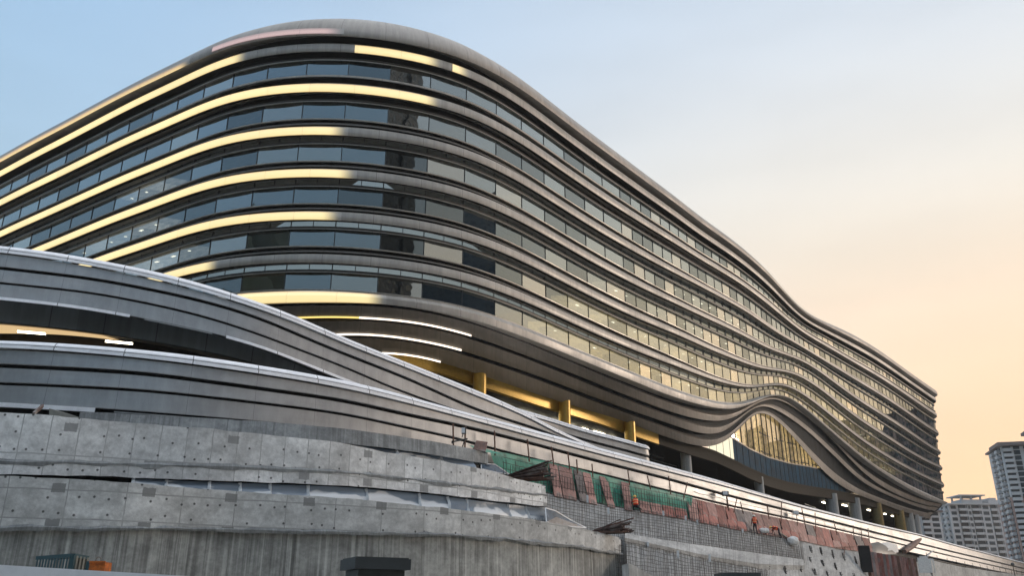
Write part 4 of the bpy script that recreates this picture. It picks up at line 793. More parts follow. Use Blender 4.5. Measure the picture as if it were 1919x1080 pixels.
# translucent plastic between the tiers
def sheet_strip(w, top, bot, us, off, labels, group):
    zt, zb = w.Z(top), w.Z(bot)
    for n_, (u0, u1) in enumerate(zip(us, us[1:])):
        i0, i1 = w.col(u0, 930), max(w.col(u1, 930), w.col(u0, 930) + 1) + 1; sl = slice(i0, i1); m = MB(); rows, vs = [], []
        ph = random.uniform(0, 9)
        for k in np.linspace(0, 1, 6):
            o = off + .22 * np.sin(k * 5 + w.u * .9 + ph) * k * (1 - k) * 1.2 + .30 * k; rows.append(w.row(zt * (1 - k) + zb * k, 0) + np.stack([w.nx * o, w.ny * o, np.zeros(w.n)], 1)); vs.append(k * .98 + math.floor(ph))
        m.loft([r[sl] for r in rows], w.u[sl] + ph * 7, vs)
        sh = m.build('plastic_sheet', M['sheet'], None, True); tag(sh, labels % ORD[n_], 'plastic sheet', group)
        m = MB(); q = [r[i0] for r in rows]
        for a, b in zip(q, q[1:]): m.bar(Vector(a) - Vector((0, .06, 0)), Vector(b) - Vector((0, .06, 0)), .15, .04, Vector((0, 1, 0)))
        m.build('taped_seam', M['white_frame'], sh, origin=None)
SHT = [(200, 894), (333, 901), (640, 912), (800, 926), (933, 943), (1028, 953), (1060, 958)]
SHB = [(200, 905), (410, 924), (640, 940), (793, 954), (977, 976), (1100, 998), (1150, 1008)]
sheet_strip(wb, SHT, SHB, (243, 312, 382, 448, 512, 574, 688, 791, 838, 881, 956, 990, 1022), -.20, 'translucent plastic sheet taped between the upper and middle tiers, %s from the left', 'plastic sheets between the tiers')
SHT2 = [(600, 824), (700, 838), (847, 858), (913, 869)]; SHB2 = [(600, 834), (717, 850), (833, 869), (905, 882)]
wa2 = Wall(ABOT, [(-.6, 9.5), (.0, 9.4)], AT(640, 830), AT(906, 874))
sheet_strip(wa2, SHT2, SHB2, (662, 746, 836, 902), -.2, 'translucent plastic sheet under the thin wet strip wall, %s from the left', 'plastic sheets on the upper tier')
def tri(name, pts, label):
    m = MB(); P = [Vector(p) for p in pts]; c = sum(P, Vector()) / len(P) + Vector((-.25, -.35, .1))
    for a, b in zip(P, P[1:] + P[:1]): m.quad([a, b, c], [(a.x, a.z), (b.x, b.z), (c.x, c.z)])
    sh = m.build('plastic_sheet', M['sheet_dark']); m = MB()
    for a, b in zip(P, P[1:] + P[:1]): m.bar(a, b, .07, .07)
    m.build('taped_seam', M['white_frame'], sh); tag(sh, label, 'plastic sheet')
tri('plastic_sheet', [at(902, 869, 58.5), at(927, 871, 59.5), at(955, 890, 60.5), at(930, 886, 59.), at(902, 880, 57.8)], 'dark blue plastic sheet folded to a point beside the upper timber bundle')
tri('plastic_sheet', [at(1022, 953, 57.6), at(1040, 958, 58.5), at(1070, 976, 60), at(1098, 990, 61), at(1040, 985, 58), at(1024, 979, 57)], 'dark blue pointed plastic sheet hanging at the right end of the middle gap')

# ------------------------------------------------------------------ slope under the pale ribbon
PB = [(860, 890), (913, 902), (1042, 929), (1100, 941), (1140, 949), (1220, 962), (1287, 973), (1368, 990), (1405, 996), (1504, 1014), (1565, 1027), (1640, 1038), (1700, 1050), (1800, 1070), (1919, 1090)]
PT = [(913, 845), (1028, 868), (1100, 887), (1230, 919), (1287, 932), (1368, 952), (1500, 980), (1640, 1013), (1700, 1027)]
SL = .62
def Ytop(a): return np.interp(a, WL.a, WL.y) - 2.6
def Ztop(a): return tan_curve(PB, np.atleast_1d(a)) * Ytop(np.atleast_1d(a))
def sl(u, v, lift=0.):
    X, Y, Z = ray(u, v); a, t = float(X / Y), float(Z / Y); yt, zt = float(Ytop(a)), float(Ztop(a)[0])
    y = (SL * yt - zt) / (SL - t); return Vector((a * y, y, t * y + lift))
aS = np.linspace(AT(1000, 925), .66, 160); yt = Ytop(aS); zt = sm(Ztop(aS), 3)
m = MB(); rows, vs = [], []
rows.append(np.stack([aS * (yt + 2.4), yt + 2.4, zt + .02], 1)); vs.append(-2.4)
for k in np.linspace(0, 1, 30):
    d = (zt + EYE) / SL * k; y = np.where(aS < AT(1168, 1020), np.maximum(yt - d, np.interp(aS, wc.a, wc.y) + 1.2), yt - d); zz = zt - SL * d + (rng.normal(0, 1, len(aS)) * .05 if 0 < k < 1 else 0); rows.append(np.stack([aS * y, y, zz], 1)); vs.append(d * 1.2)
us = np.concatenate([[0], np.cumsum(np.hypot(np.diff(aS * yt), np.diff(yt)))])
m.loft(rows, us, vs); struct(m.build('slope', M['shotcrete'], smooth=True))
# smooth concrete ledge across the slope
m = MB(); A_ = [sl(u, v) for u, v in ((1170, 1010), (1250, 1023), (1330, 1034), (1420, 1046), (1505, 1057))]; B_ = [sl(u, v) for u, v in ((1170, 1016), (1250, 1033), (1330, 1050), (1420, 1064), (1505, 1066))]
A_ = [p + Vector((0, -.25, .35)) for p in A_]; B_ = [p + Vector((0, -.3, .25)) for p in B_]; C_ = [p + Vector((0, .2, -.8)) for p in B_]; Z_ = [p + Vector((0, 1.2, -.1)) for p in A_]
m.loft([Z_, A_, B_, C_], np.arange(5) * 4., [0, 1, 2, 3]); tag(m.build('concrete_ledge', M['conc_plain'], smooth=True), 'smooth sloping concrete ledge between the two rebar meshes', 'ledge')
# rebar meshes
def rebar(label, top, bot, u0, u1, sp, hsp, out, over=.4, r=.03):
    m = MB(); q0, q1 = AT(u0, 960), AT(u1, 1000); A = np.linspace(q0, q1, 400)
    tt, tb = tan_curve(top, A), tan_curve(bot, A); yt = Ytop(A); zt = Ztop(A)
    def on(t): return (SL * yt - zt) / (SL - t)
    yT, yB = on(np.minimum(tt, zt / yt)), on(tb)
    P = np.stack([A * yT, yT, tt * yT], 1); Q = np.stack([A * yB, yB, tb * yB], 1)
    P[:, 1] -= out; Q[:, 1] -= out
    s_ = np.concatenate([[0], np.cumsum(np.linalg.norm(np.diff(P, axis=0), axis=1))]); n = int(s_[-1] / sp)
    for i in range(n + 1):
        d = min(s_[-1], i * sp + random.uniform(-.09, .09)); p = np.array([np.interp(d, s_, P[:, j]) for j in range(3)]); q = np.array([np.interp(d, s_, Q[:, j]) for j in range(3)])
        e = (p - q); L = np.linalg.norm(e); e = e / max(L, .01); m.bar(q, p + e * random.uniform(0, over) + np.array([random.uniform(-.10, .10), 0, .0]), r, r, Vector((0, 1, 0)))
    L = float(np.linalg.norm(P - Q, axis=1).mean()); k = 0
    while k <= L / hsp:
        f = k * hsp / L; row = P * (1 - f) + Q * f; k += 1; w_ = random.uniform(-.05, .05)
        for i in range(0, 392, 8): m.bar(row[i] + [0, 0, w_ + .03 * math.sin(i * .11 + k)], row[i + 8] + [0, 0, w_ + .03 * math.sin((i + 8) * .11 + k)], r * .9, r * .9)
    return tag(m.build('rebar_mesh', M['rebar']), label, 'rebar mesh')
rebar('wide upper rebar mesh on the grey slope under the workers', [(u, v - 2) for u, v in PB], [(1000, 985), (1167, 1011), (1250, 1022), (1330, 1033), (1500, 1055)], 985, 1500, .24, .50, .25, r=.023)
rebar('lower rebar mesh on the slope beside the end of the middle tier', [(1140, 1012), (1170, 1017), (1250, 1035), (1350, 1056), (1440, 1072)], [(1140, 1100), (1300, 1102), (1440, 1104)], 1150, 1434, .24, .48, .3, r=.023)
# green netting behind a row of standing bars
wn_ = WL
def on_rib(u, v, o):
    i = WL.col(u, v); X, Y, Z = ray(u, v); p = WL.row(np.full(WL.n, 0.), o)[i]; return Vector((p[0], p[1], float(Z / Y) * p[1]))
def net(u0, u1, botc, label, top=PT, o=.55):
    i0, i1 = WL.col(u0, 880), WL.col(u1, 940); zt_, zb_ = WL.Z(top) , WL.Z(botc); m = MB(); rows, vs = [], []
    for k in np.linspace(0, 1, 7):
        oo = o + .7 * k + .12 * np.sin(WL.u * 1.7 + k * 4) + .08 * np.sin(WL.u * 4.1 + k * 2); z = zt_ * (1 - k) + zb_ * k
        rows.append((np.stack([WL.x + WL.nx * oo, WL.y + WL.ny * oo, z * (WL.y + WL.ny * oo) / WL.y], 1))[i0:i1 + 1]); vs.append(k * 2)
    m.loft(rows, WL.u[i0:i1 + 1], vs); o_ = m.build('safety_net', M['net'], None, True); return tag(o_, label, 'netting')
net(913, 1290, [(u, v + 3) for u, v in PB], 'long green safety netting hung below the pale ribbon behind the plywood')
net(853, 912, [(850, 843), (913, 853)], 'small torn green net tied above the thin strip wall', [(850, 832), (913, 845)], .75)
def stand_bars(u0, u1, label):
    m = MB(); i0, i1 = WL.col(u0, 900), WL.col(u1, 950); zb_ = WL.Z(PB); zt_ = WL.Z([(u, v - 34) for u, v in PB]); s_ = WL.u[i0]
    while s_ < WL.u[i1]:
        g_ = lambda arr: np.interp(s_, WL.u, arr); x0, y0 = g_(WL.x + WL.nx * 1.7), g_(WL.y + WL.ny * 1.7)
        m.bar((x0, y0, g_(zb_) - .4), (x0 + random.uniform(-.06, .06), y0 + .3, g_(zt_) + random.uniform(-.3, .15)), .03, .03); s_ += .33
    for h in (.3, .75, 1.2, 1.6):
        i = i0
        while i + 3 <= i1: 
            p = [Vector((WL.x[j] + WL.nx[j] * 1.6, WL.y[j] + WL.ny[j] * 1.6, zb_[j] + h * .9)) for j in (i, i + 3)]; m.bar(p[0], p[1], .028, .028); i += 3
    tag(m.build('rebar_mesh', M['rebar']), label, 'rebar mesh')
stand_bars(915, 1288, 'upright rebar mesh standing in front of the green netting')
# plywood formwork
def panel(u0, u1, lean, mats, k0=0., k1=1., bot=PB, top=PT, label='', g=None, o0=2.35, o1=.85):
    um = (u0 + u1) / 2; i0, i1 = WL.col(u0, 950), WL.col(u1, 950); zt_, zb_ = WL.Z(top, .5), WL.Z(bot, .5); P = []
    def pnt(u, k):
        X, Y, Z = ray(u, 960); a = float(X / Y); s_ = np.interp(a, WL.a, WL.u) ; o = o1 * (1 - k) + o0 * k
        gg = lambda arr: float(np.interp(s_, WL.u, arr)); yw = gg(WL.y); y = yw - o * 1.25; z = gg(zt_) * (1 - k) + gg(zb_) * k
        return Vector((a * y, y, z * y / yw))
    du = lean
    q = [pnt(u0, k0), pnt(u1, k0), pnt(u1 + du, k1), pnt(u0 + du, k1)]
    m = MB(); n = (q[1] - q[0]).cross(q[3] - q[0]).normalized(); n = n if n.y > 0 else -n; b = [p + n * .06 for p in q]
    m.quad(q[::-1]); m.quad(b)
    for i in range(4): j = (i + 1) % 4; m.quad([q[i], q[j], b[j], b[i]])
    o_ = m.build('formwork_panel', M[mats]); return tag(o_, label, 'plywood panel', g)
G1 = 'plywood panels standing in front of the netting'
for n_, (u0, u1, l, mt, txt) in enumerate(((1031, 1046, 9, 'form_pink', 'narrow faded pink plywood panel, leftmost in front of the netting'), (1048, 1073, 9, 'form_pink', 'wide faded pink plywood panel, second from the left before the netting'), (1077, 1092, 11, 'form_grey', 'mottled grey plywood panel leaning before the netting, next to a pink one'), (1094, 1109, 11, 'form_pink', 'pink plywood panel right of the mottled grey one before the netting'), (1126, 1140, 14, 'form_pink', 'slanting pink plywood panel alone between two stretches of netting'), (1167, 1181, 5, 'form_pink', 'pink plywood panel just left of the crouching worker'))):
    panel(u0, u1, l, mt, 0, 1.03, label=txt, g=G1)
us_ = [1197, 1219, 1241, 1264, 1287]
for n_, (u0, u1) in enumerate(zip(us_, us_[1:])):
    panel(u0 + 1, u1 - 1, 3, random.choice(('form_pink', 'form_red')), .58, 1.02, label='short orange pink plywood panel under the netting, %s right of the crouching worker' % ORD[n_], g='short panels under the netting')
u = 1288.; n_ = 0; us_ = []
while u < 1632: us_.append(u); u += 18 - 4.5 * (u - 1288) / 350
for n_, (u0, u1) in enumerate(zip(us_, us_[1:])):
    mt = random.choices(('form_red', 'form_pink', 'form_grey'), (.42, .42, .16))[0]
    o_ = panel(u0 + .6, u1 - .5, 5, mt, 0.0, .60 if n_ % 3 else 1.02, label='tall worn plywood formwork panel under the pale ribbon, %s right of the netting' % ORD[n_], g='plywood formwork along the ribbon')
    if n_ % 3:
        um = 2.9; panel(u0 + .6 + um, u1 - .5 + um, 2.2, random.choice(('form_red', 'form_pink', 'form_red')), .605, 1.03, label='lower red plywood panel in the bottom row under the ribbon, below the %s tall panel' % ORD[n_], g='lower plywood row along the ribbon', o0=2.42, o1=.88)
# rusty poles
G2 = 'rusty poles along the pale ribbon'
for n_, (u, v0, v1) in enumerate(((913, 846, 808), (969, 858, 824), (1020, 866, 838), (1047, 873, 847), (1070, 880, 862), (1101, 888, 870), (1159, 902, 880), (1199, 910, 892), (1236, 919, 893), (1270, 929, 905), (1348, 950, 928), (1361, 953, 936), (1375, 956, 941), (1426, 966, 948), (1450, 974, 941), (1493, 984, 952), (1515, 989, 962), (1553, 996, 976), (1586, 1004, 986), (1602, 1007, 990), (1617, 1010, 991))):
    m = MB(); a, b = on_rib(u, v0 + 8, .9), on_rib(u, v1, .75); b = Vector((b.x + random.uniform(-.1, .1), b.y, b.z)); m.tube([a, b], .055 if u < 1100 else .05, 7)
    tag(m.build('scaffold_pole', M['rust']), 'rusty pole standing against the pale ribbon, %s from the left' % ORD[n_], 'pole', G2)
m = MB(); p = [on_rib(u, v, .8) for u, v in zip(range(1283, 1641, 17), np.interp(range(1283, 1641, 17), [q[0] for q in PT], [q[1] - 9 for q in PT]))]
for a, b in zip(p, p[1:]): m.bar(a, b, .06)
tag(m.build('guard_rail', M['mullion']), 'thin dark guard wire strung along the foot of the pale ribbon', 'rail')
# scaffold frame and plywood offcut on the strip wall
t = thing('scaffold', 'small rusty scaffold frame standing on the thin strip wall by the torn net', 'scaffold', at(860, 868, 55.6))
def pole_(a, b, r=.055, mat='rust', nm='pole'): m = MB(); m.tube([a, b], r, 7); m.build(nm, M[mat], t)
P1, P2, P3, P4 = at(849, 795, 55.6), at(850, 852, 55.6), at(872, 799, 55.9), at(871, 856, 55.9)
pole_(P1, P2); pole_(P3, P4); pole_(at(846, 829, 55.5), at(876, 823, 55.7), .05, 'mullion'); pole_(at(848, 832, 55.5), at(849, 827, 55.5), .09, 'mullion', 'clamp'); pole_(at(866, 840, 55.5), at(872, 822, 55.7), .04, 'mullion')
t = thing('floodlight', 'silver floodlight clamped to the top of the rusty scaffold pole', 'floodlight', at(870, 812, 55.7))
m = MB(); p = at(869.5, 808, 55.6); m.box(p, .28, .22, .42, None); m.build('housing', M['lampgrey'], t); m = MB(); m.box(p + Vector((-.05, -.14, 0)), .22, .05, .34); m.build('lens', M['white_frame'], t); m = MB(); m.tube([p, at(866, 820, 55.7)], .03, 6); m.build('bracket', M['lampgrey'], t)
slab('plywood_sheet', [at(893, 826, 56.2), at(914, 829, 56.2), at(910, 847, 55.6), at(886, 842, 55.6)], .05, M['timber2'], 'brown plywood board tilted on the end of the thin strip wall', 'plywood')
# floodlights fixed along the ribbon
for u, v, lab, mt in ((1350, 926, 'black floodlight on a short post on the middle of the pale ribbon', 'lampgrey'), (1478, 962, 'white covered floodlight on the pale ribbon behind the workers', 'bag')):
    p = on_rib(u, v, .7); t = thing('floodlight', lab, 'floodlight', p); m = MB(); m.box(p, .55, .4, .42, None); m.build('housing', M[mt], t)
    m = MB(); m.box(p + Vector((-.05, -.24, .02)), .40, .08, .30); m.build('lens', M['white_frame'], t); m = MB(); m.tube([p + Vector((.1, .1, -.2)), p + Vector((.1, .1, -1.3))], .04, 6); m.build('post', M['rust'], t)
# timber bundles
def bundle(label, c, w, h, L, yaw, n):
    t = thing('timber_bundle', label, 'timber', c); Rm = Matrix.Rotation(yaw, 4, 'Z')
    for i in range(n):
        x, z = random.uniform(-1, 1), random.random() ** .8; z *= 1 - abs(x) * .8; l = L * random.uniform(.7, 1.15); s_ = random.uniform(-.2, .35)
        a = Vector((-l / 2 + s_, x * w * .35, z * h * .25)); b = Vector((l / 2 + s_, x * w / 2 + random.uniform(-.2, .2), z * h + random.uniform(-.10, .2)))
        m = MB(); m.bar(Vector(c) + Rm @ a, Vector(c) + Rm @ b, random.choice((.09, .12, .16)), random.choice((.05, .09)), Vector((random.uniform(-.4, .4), 0, 1))); m.build('board', M['timber2' if random.random() < .4 else 'timber'], t)
bundle('upper bundle of dark wet timber boards lying at the foot of the netting', at(988, 899, 60.0), 2.0, 1.35, 3.0, R_(-22), 46)
bundle('lower bundle of dark timber boards lying at the end of the middle tier', at(1142, 1000, 61.0), 1.7, 1.0, 2.5, R_(-22), 40)
# starter bars on the grey slope
G3 = 'starter bars on the grey slope'
for u, v, h in ((1521, 1030, 14), (1541, 1034, 16), (1562, 1039, 18), (1584, 1044, 18), (1605, 1050, 16), (1520, 1050, 10), (1543, 1056, 12), (1567, 1062, 14), (1502, 1068, 10), (1528, 1073, 12), (1552, 1077, 12), (1441, 1062, 12), (1473, 1070, 13), (1577, 1078, 8), (1601, 1080, 8), (1411, 1052, 12)):
    m = MB(); p = sl(u, v + h / 2, .0)
    for k in range(4): q = p + Vector((random.uniform(-.1, .1), 0, 0)); m.bar(q, q + Vector((random.uniform(-.08, .08), .25, h * .052)), .06)
    m.bar(p + Vector((-.14, -.02, .2)), p + Vector((.14, -.02, .22)), .04); m.bar(p + Vector((-.13, .1, .45)), p + Vector((.13, .1, .46)), .04)
    tag(m.build('starter_bar', M['rebar']), 'short cluster of dark starter bars sticking out of the grey slope', 'rebar', G3)
m = MB()
for u, v in ((1102, 946), (1135, 968), (1234, 972), (1275, 981), (1316, 989), (1354, 996), (1388, 1004), (1222, 1032), (1275, 1050), (1319, 1056)): p = sl(u, v, .1); m.box(p + Vector((random.uniform(-.5, .5), -.35, .25)), .15, .08, random.uniform(.3, .6))
tag(m.build('paper_tags', M['white_frame']), 'small pale spacer blocks tied to the rebar meshes', 'spacers')['kind'] = 'stuff'
# plank box, rolled tarpaulin and clutter at the right end of the slope
t = thing('plank_formwork', 'tall box of upright red planks at the lower end of the slope', 'formwork', sl(1670, 1070))
for i, u in enumerate(np.arange(1626, 1719, 5.2)):
    p = sl(u + 1, 1078); X, Y, Z = ray(u + 1, 1033 + (u - 1622) * .17); top_ = Vector((p.x, p.y - .5, float(Z / Y) * (p.y - .5))); m = MB(); m.bar(Vector((p.x, p.y - .5, p.z - 1)), top_, .34, .07, Vector((0, 1, 0))); m.build('plank', M[random.choice(('form_red', 'form_red', 'form_grey', 'timber2', 'form_pink'))], t)
m = MB(); a, b = sl(1622, 1074), sl(1622, 1074) + Vector((0, 0, 2.9)); m.bar(a + Vector((0, -.5, 0)), b + Vector((0, -.5, 0)), .4, 1.2); m.build('end_board', M['gap'], t)
def crumple(name, pts, mat, label, cat, seed=1):
    m = MB(); P = [Vector(p) for p in pts]; c = sum(P, Vector()) / len(P); r_ = random.Random(seed); rings = [P]
    for s_, up in ((.72, .22), (.36, .34)): rings.append([c + (p - c) * (s_ * r_.uniform(.85, 1.1)) + Vector((r_.uniform(-.1, .1), -up, up * r_.uniform(.5, 1.3))) for p in P])
    n = len(P)
    for r0, r1 in zip(rings, rings[1:]):
        for i in range(n): j = (i + 1) % n; m.quad([r0[i], r0[j], r1[j], r1[i]], [(i, 0), (i + 1, 0), (i + 1, 1), (i, 1)])
    top_ = c + Vector((0, -.36, .4))
    for i in range(n): j = (i + 1) % n; m.quad([rings[-1][i], rings[-1][j], top_], [(i, 0), (i + 1, 0), (i, 1)])
    return tag(m.build(name, mat, None, True), label, cat)
crumple('tarpaulin', [sl(1645, 1020), sl(1660, 1016), sl(1682, 1022), sl(1684, 1036), sl(1662, 1040)], M['bag'], 'crumpled pale tarpaulin above the box of red planks', 'tarpaulin', 3)
crumple('tarpaulin', [sl(1622, 1022), sl(1645, 1016), sl(1668, 1030), sl(1682, 1040), sl(1640, 1040)], M['lampgrey'], 'dark grey tarpaulin behind the box of red planks', 'tarpaulin', 8)
m = MB(); m.tube([sl(1697, 1048, .9), sl(1715, 1038, 1.2), sl(1728, 1030, 1.5)], [.30, .42, .26], 12); tag(m.build('mat_roll', M['timber2'], None, True), 'brown rolled mat lying at the right end of the slope', 'mat roll')
t = thing('board_stack', 'pale upright boards right of the box of red planks', 'boards', sl(1735, 1068))
for u in range(1721, 1750, 5): p = sl(u, 1068); m = MB(); m.bar(p + Vector((0, -.6, -.5)), p + Vector((0, -.6, 1.3 + random.random() * .5)), .38, .06, Vector((0, 1, 0))); m.build('board', M['bag'], t)
m = MB(); m.bar(sl(1737, 1052, .5), sl(1766, 1030, 1.0), .14, .10); tag(m.build('pale_plank', M['bag']), 'pale plank leaning against the ribbon at the right end of the slope', 'plank')
RW = [(1735, 1047), (1750, 1052), (1800, 1063), (1860, 1072), (1919, 1080), (1990, 1092)]
wr = Wall(None, None, AT(1742, 1050), .64, Y=[(q, float(np.interp(q, WL.a, WL.y)) - 5.5) for q in np.linspace(.3, .66, 20)])
tier('long pale retaining wall at the bottom right under the ribbon', wr, RW, [('face', -EYE, 0., .3, 'conc_plain')], 2.)
m = MB(); zr = wr.Z(RW) + .25
for i in range(0, wr.n - 6, 5): m.bar(wr.row(zr, -.3)[i], wr.row(zr, -.3)[min(wr.n - 1, i + 5)], .05)
for i in range(0, wr.n - 1, 7): p = Vector(wr.row(zr, -.3)[i]); m.bar(p - Vector((0, 0, .4)), p + Vector((0, 0, .7)), .05)
tag(m.build('guard_rail', M['mullion']), 'low dark rail along the pale retaining wall at the bottom right', 'rail')
for u, v, lab in ((1882, 1068, 'small dark lamp post at the far right, left of its pair'), (1909, 1072, 'small dark lamp post at the far right edge of the picture')):
    p = on_rib(u, v, 1.6); t = thing('lamp_post', lab, 'lamp', p - Vector((0, 0, 1))); m = MB(); m.tube([p - Vector((0, 0, 1.6)), p + Vector((0, 0, .7))], .07, 8); m.build('pole', M['mullion'], t); m = MB(); m.tube([p + Vector((0, 0, .6)), p + Vector((0, 0, .8)), p + Vector((0, 0, 1.1)), p + Vector((0, 0, 1.3))], [.12, .34, .34, .08], 10); m.build('lamp_head', M['lampgrey'], t)
# sacks
def sack(p, s_, label, g=None, yaw=0.):
    bm = bmesh.new(); bmesh.ops.create_icosphere(bm, subdivisions=3, radius=1)
    for v in bm.verts:
        c = v.co; k = 1 + .10 * math.sin(c.x * 5 + c.y * 3) + .06 * math.sin(c.z * 9 + c.x * 4); v.co = Vector((c.x * .42 * k, c.y * .30 * k, max(-.24, c.z * .32 * k)))
        if c.z > .85: v.co.z += .10; v.co.x *= .6
    bmesh.ops.scale(bm, verts=bm.verts, vec=(s_, s_, s_)); me = bpy.data.meshes.new('sack'); bm.to_mesh(me); bm.free(); me.materials.append(M['bag']); me.polygons.foreach_set('use_smooth', [True] * len(me.polygons))
    o = bpy.data.objects.new('sack', me); sc.collection.objects.link(o); o.location = (p.x, p.y, p.z + EYE + .2 * s_); o.rotation_euler = (0, 0, yaw); return tag(o, label, 'sack', g)
sack(sl(1427.5, 1000) + Vector((0, -.3, 0)), .85, 'small white sack between the two workers, left of its pair'); sack(sl(1433.5, 1000) + Vector((0, -.3, 0)), .85, 'small white sack touching the bending worker\'s side, right of its pair')
sack(sl(1484, 1022) + Vector((0, -.4, 0)), 1.5, 'large white sack lying right of the bending worker', yaw=.3)
m = MB(); m.bar(sl(1459, 1004, .3), sl(1475, 1014, .3), .16, .1); tag(m.build('timber_plank', M['container_grey']), 'short pale plank between the bending worker and the large sack', 'plank')
m = MB(); a, b = sl(1568, 1034, .4), sl(1602, 1034, .5); m.bar(a, b, .07); m.bar(a + Vector((1.0, 0, .1)), a + Vector((.6, -.4, -.8)), .06); tag(m.build('rebar_rod', M['rust']), 'thin rod laid across the starter bars on the grey slope', 'rod')
# near things along the bottom edge
def framebox(name, label, cat, p0, p1, d, top_v, mats, lid=True):
    pass
t = thing('gate_pillar', 'dark grey pillar with a wide flat cap at the bottom centre', 'pillar', at(704, 1079, 15) - Vector((0, 0, 2.5)))
c = at(703, 1066, 15.); yaw = Matrix.Translation(c) @ Matrix.Rotation(R_(28), 4, 'Z') @ Matrix.Translation(-c)
m = MB(); m.box(c + Vector((0, 0, .05)), .96, .80, .17, yaw); m.box(c + Vector((0, 0, .145)), .90, .74, .02, yaw); m.build('cap', M['slate'], t); m = MB(); m.box(c + Vector((0, 0, -1.45)), .72, .58, 2.8, yaw); m.box(c + Vector((0, 0, -.09)), .80, .66, .10, yaw); m.build('shaft', M['slate2'], t)
t = thing('shipping_container', 'teal site container with a grey end beside an orange box', 'container', at(120, 1062, 32) - Vector((0, 0, 3)))
a = at(70, 1047, 32.); b = at(137, 1044, 30.6); e = at(164, 1043.5, 31.8)
def wallq(p, q, dz, nm, mat, ribs=0):
    m = MB(); d = (q - p); n = int(ribs) or 1
    for i in range(n):
        s0_, s1_ = p + d * i / n, p + d * (i + .5) / n; s2_ = p + d * (i + 1) / n; o_ = Vector((d.y, -d.x, 0)).normalized() * (.06 if ribs else 0)
        m.quad([s0_, s1_, s1_ - Vector((0, 0, dz)), s0_ - Vector((0, 0, dz))]); m.quad([s1_ + o_, s2_ + o_, s2_ + o_ - Vector((0, 0, dz)), s1_ + o_ - Vector((0, 0, dz))])
        if ribs: m.quad([s1_, s1_ + o_, s1_ + o_ - Vector((0, 0, dz)), s1_ - Vector((0, 0, dz))])
    m.build(nm, mat, t)
b.z = a.z; e.z = a.z
wallq(a, b, 3.2, 'side', M['teal'], 12); wallq(b, e, 3.2, 'door', M['container_grey'], 4); m = MB(); f_ = a + (e - b); m.quad([a, b, e, f_]); m.build('roof', M['teal'], t)
m = MB(); m.bar(b, b - Vector((0, 0, 3.2)), .14); m.bar(a, b, .12); m.bar(b, e, .12); m.build('frame', M['teal'], t)
t = thing('orange_box', 'rusty orange steel box with a ring on top, right of the teal container', 'steel box', at(188, 1064, 30) - Vector((0, 0, 2)))
p = at(188, 1064, 30.); m = MB(); m.box(p + Vector((0, 0, -.8)), .52, .5, 1.9); m.bar(p + Vector((-.26, -.26, .15)), p + Vector((.26, -.26, .15)), .06); m.build('body', M['orange_box'], t)
m = MB(); q = p + Vector((-.10, 0, .22)); m.tube([q + Vector((math.cos(k) * .09, 0, math.sin(k) * .11)) for k in np.linspace(0, 6.28, 11)], .022, 6); m.build('ring', M['container_grey'], t)
m = MB(); p = at(173, 1062, 31); m.box(p + Vector((0, 0, -1)), .26, .4, 2.3); tag(m.build('site_cabinet', M['teal']), 'narrow dark teal cabinet between the container and the orange box', 'cabinet')
m = MB(); P = [at(-160, 1054, 17), at(0, 1059.5, 16.5), at(170, 1070, 16), at(340, 1080, 15.5), at(420, 1086, 15.3)]
m.loft([P, [p + Vector((0, 0, -2.2)) for p in P]], [0, 2, 4, 6, 7], [0, 2]); m.loft([[p + Vector((0, .08, 0)) for p in P], P], [0, 2, 4, 6, 7], [0, .1]); hd = m.build('hoarding', M['hoarding']); tag(hd, 'white site hoarding in the bottom left corner', 'hoarding')
w_ = [at(1165, 1060, 46), at(1178, 1057, 46), at(1190, 1061, 46.5), at(1205, 1071, 47), at(1225, 1081, 48), at(1240, 1085, 48)]
m = MB(); m.loft([[p + Vector((0, .5, 0)) for p in w_], w_, [Vector((p.x, p.y, -EYE)) for p in w_]], np.arange(6) * .6, [3, 2.5, 0]); tag(m.build('stair_wall', M['conc_plain'], None, True), 'curved grey end wall sloping down at the foot of the lower rebar mesh', 'wall')
m = MB(); c = at(1382, 1083, 60); m.box(c, 2.6, 2, .5); m.box(c + Vector((0, 0, -1.6)), 2.3, 1.7, 2.8); tag(m.build('site_hut', M['slate']), 'dark flat roof edge at the bottom below the rebar mesh', 'hut')
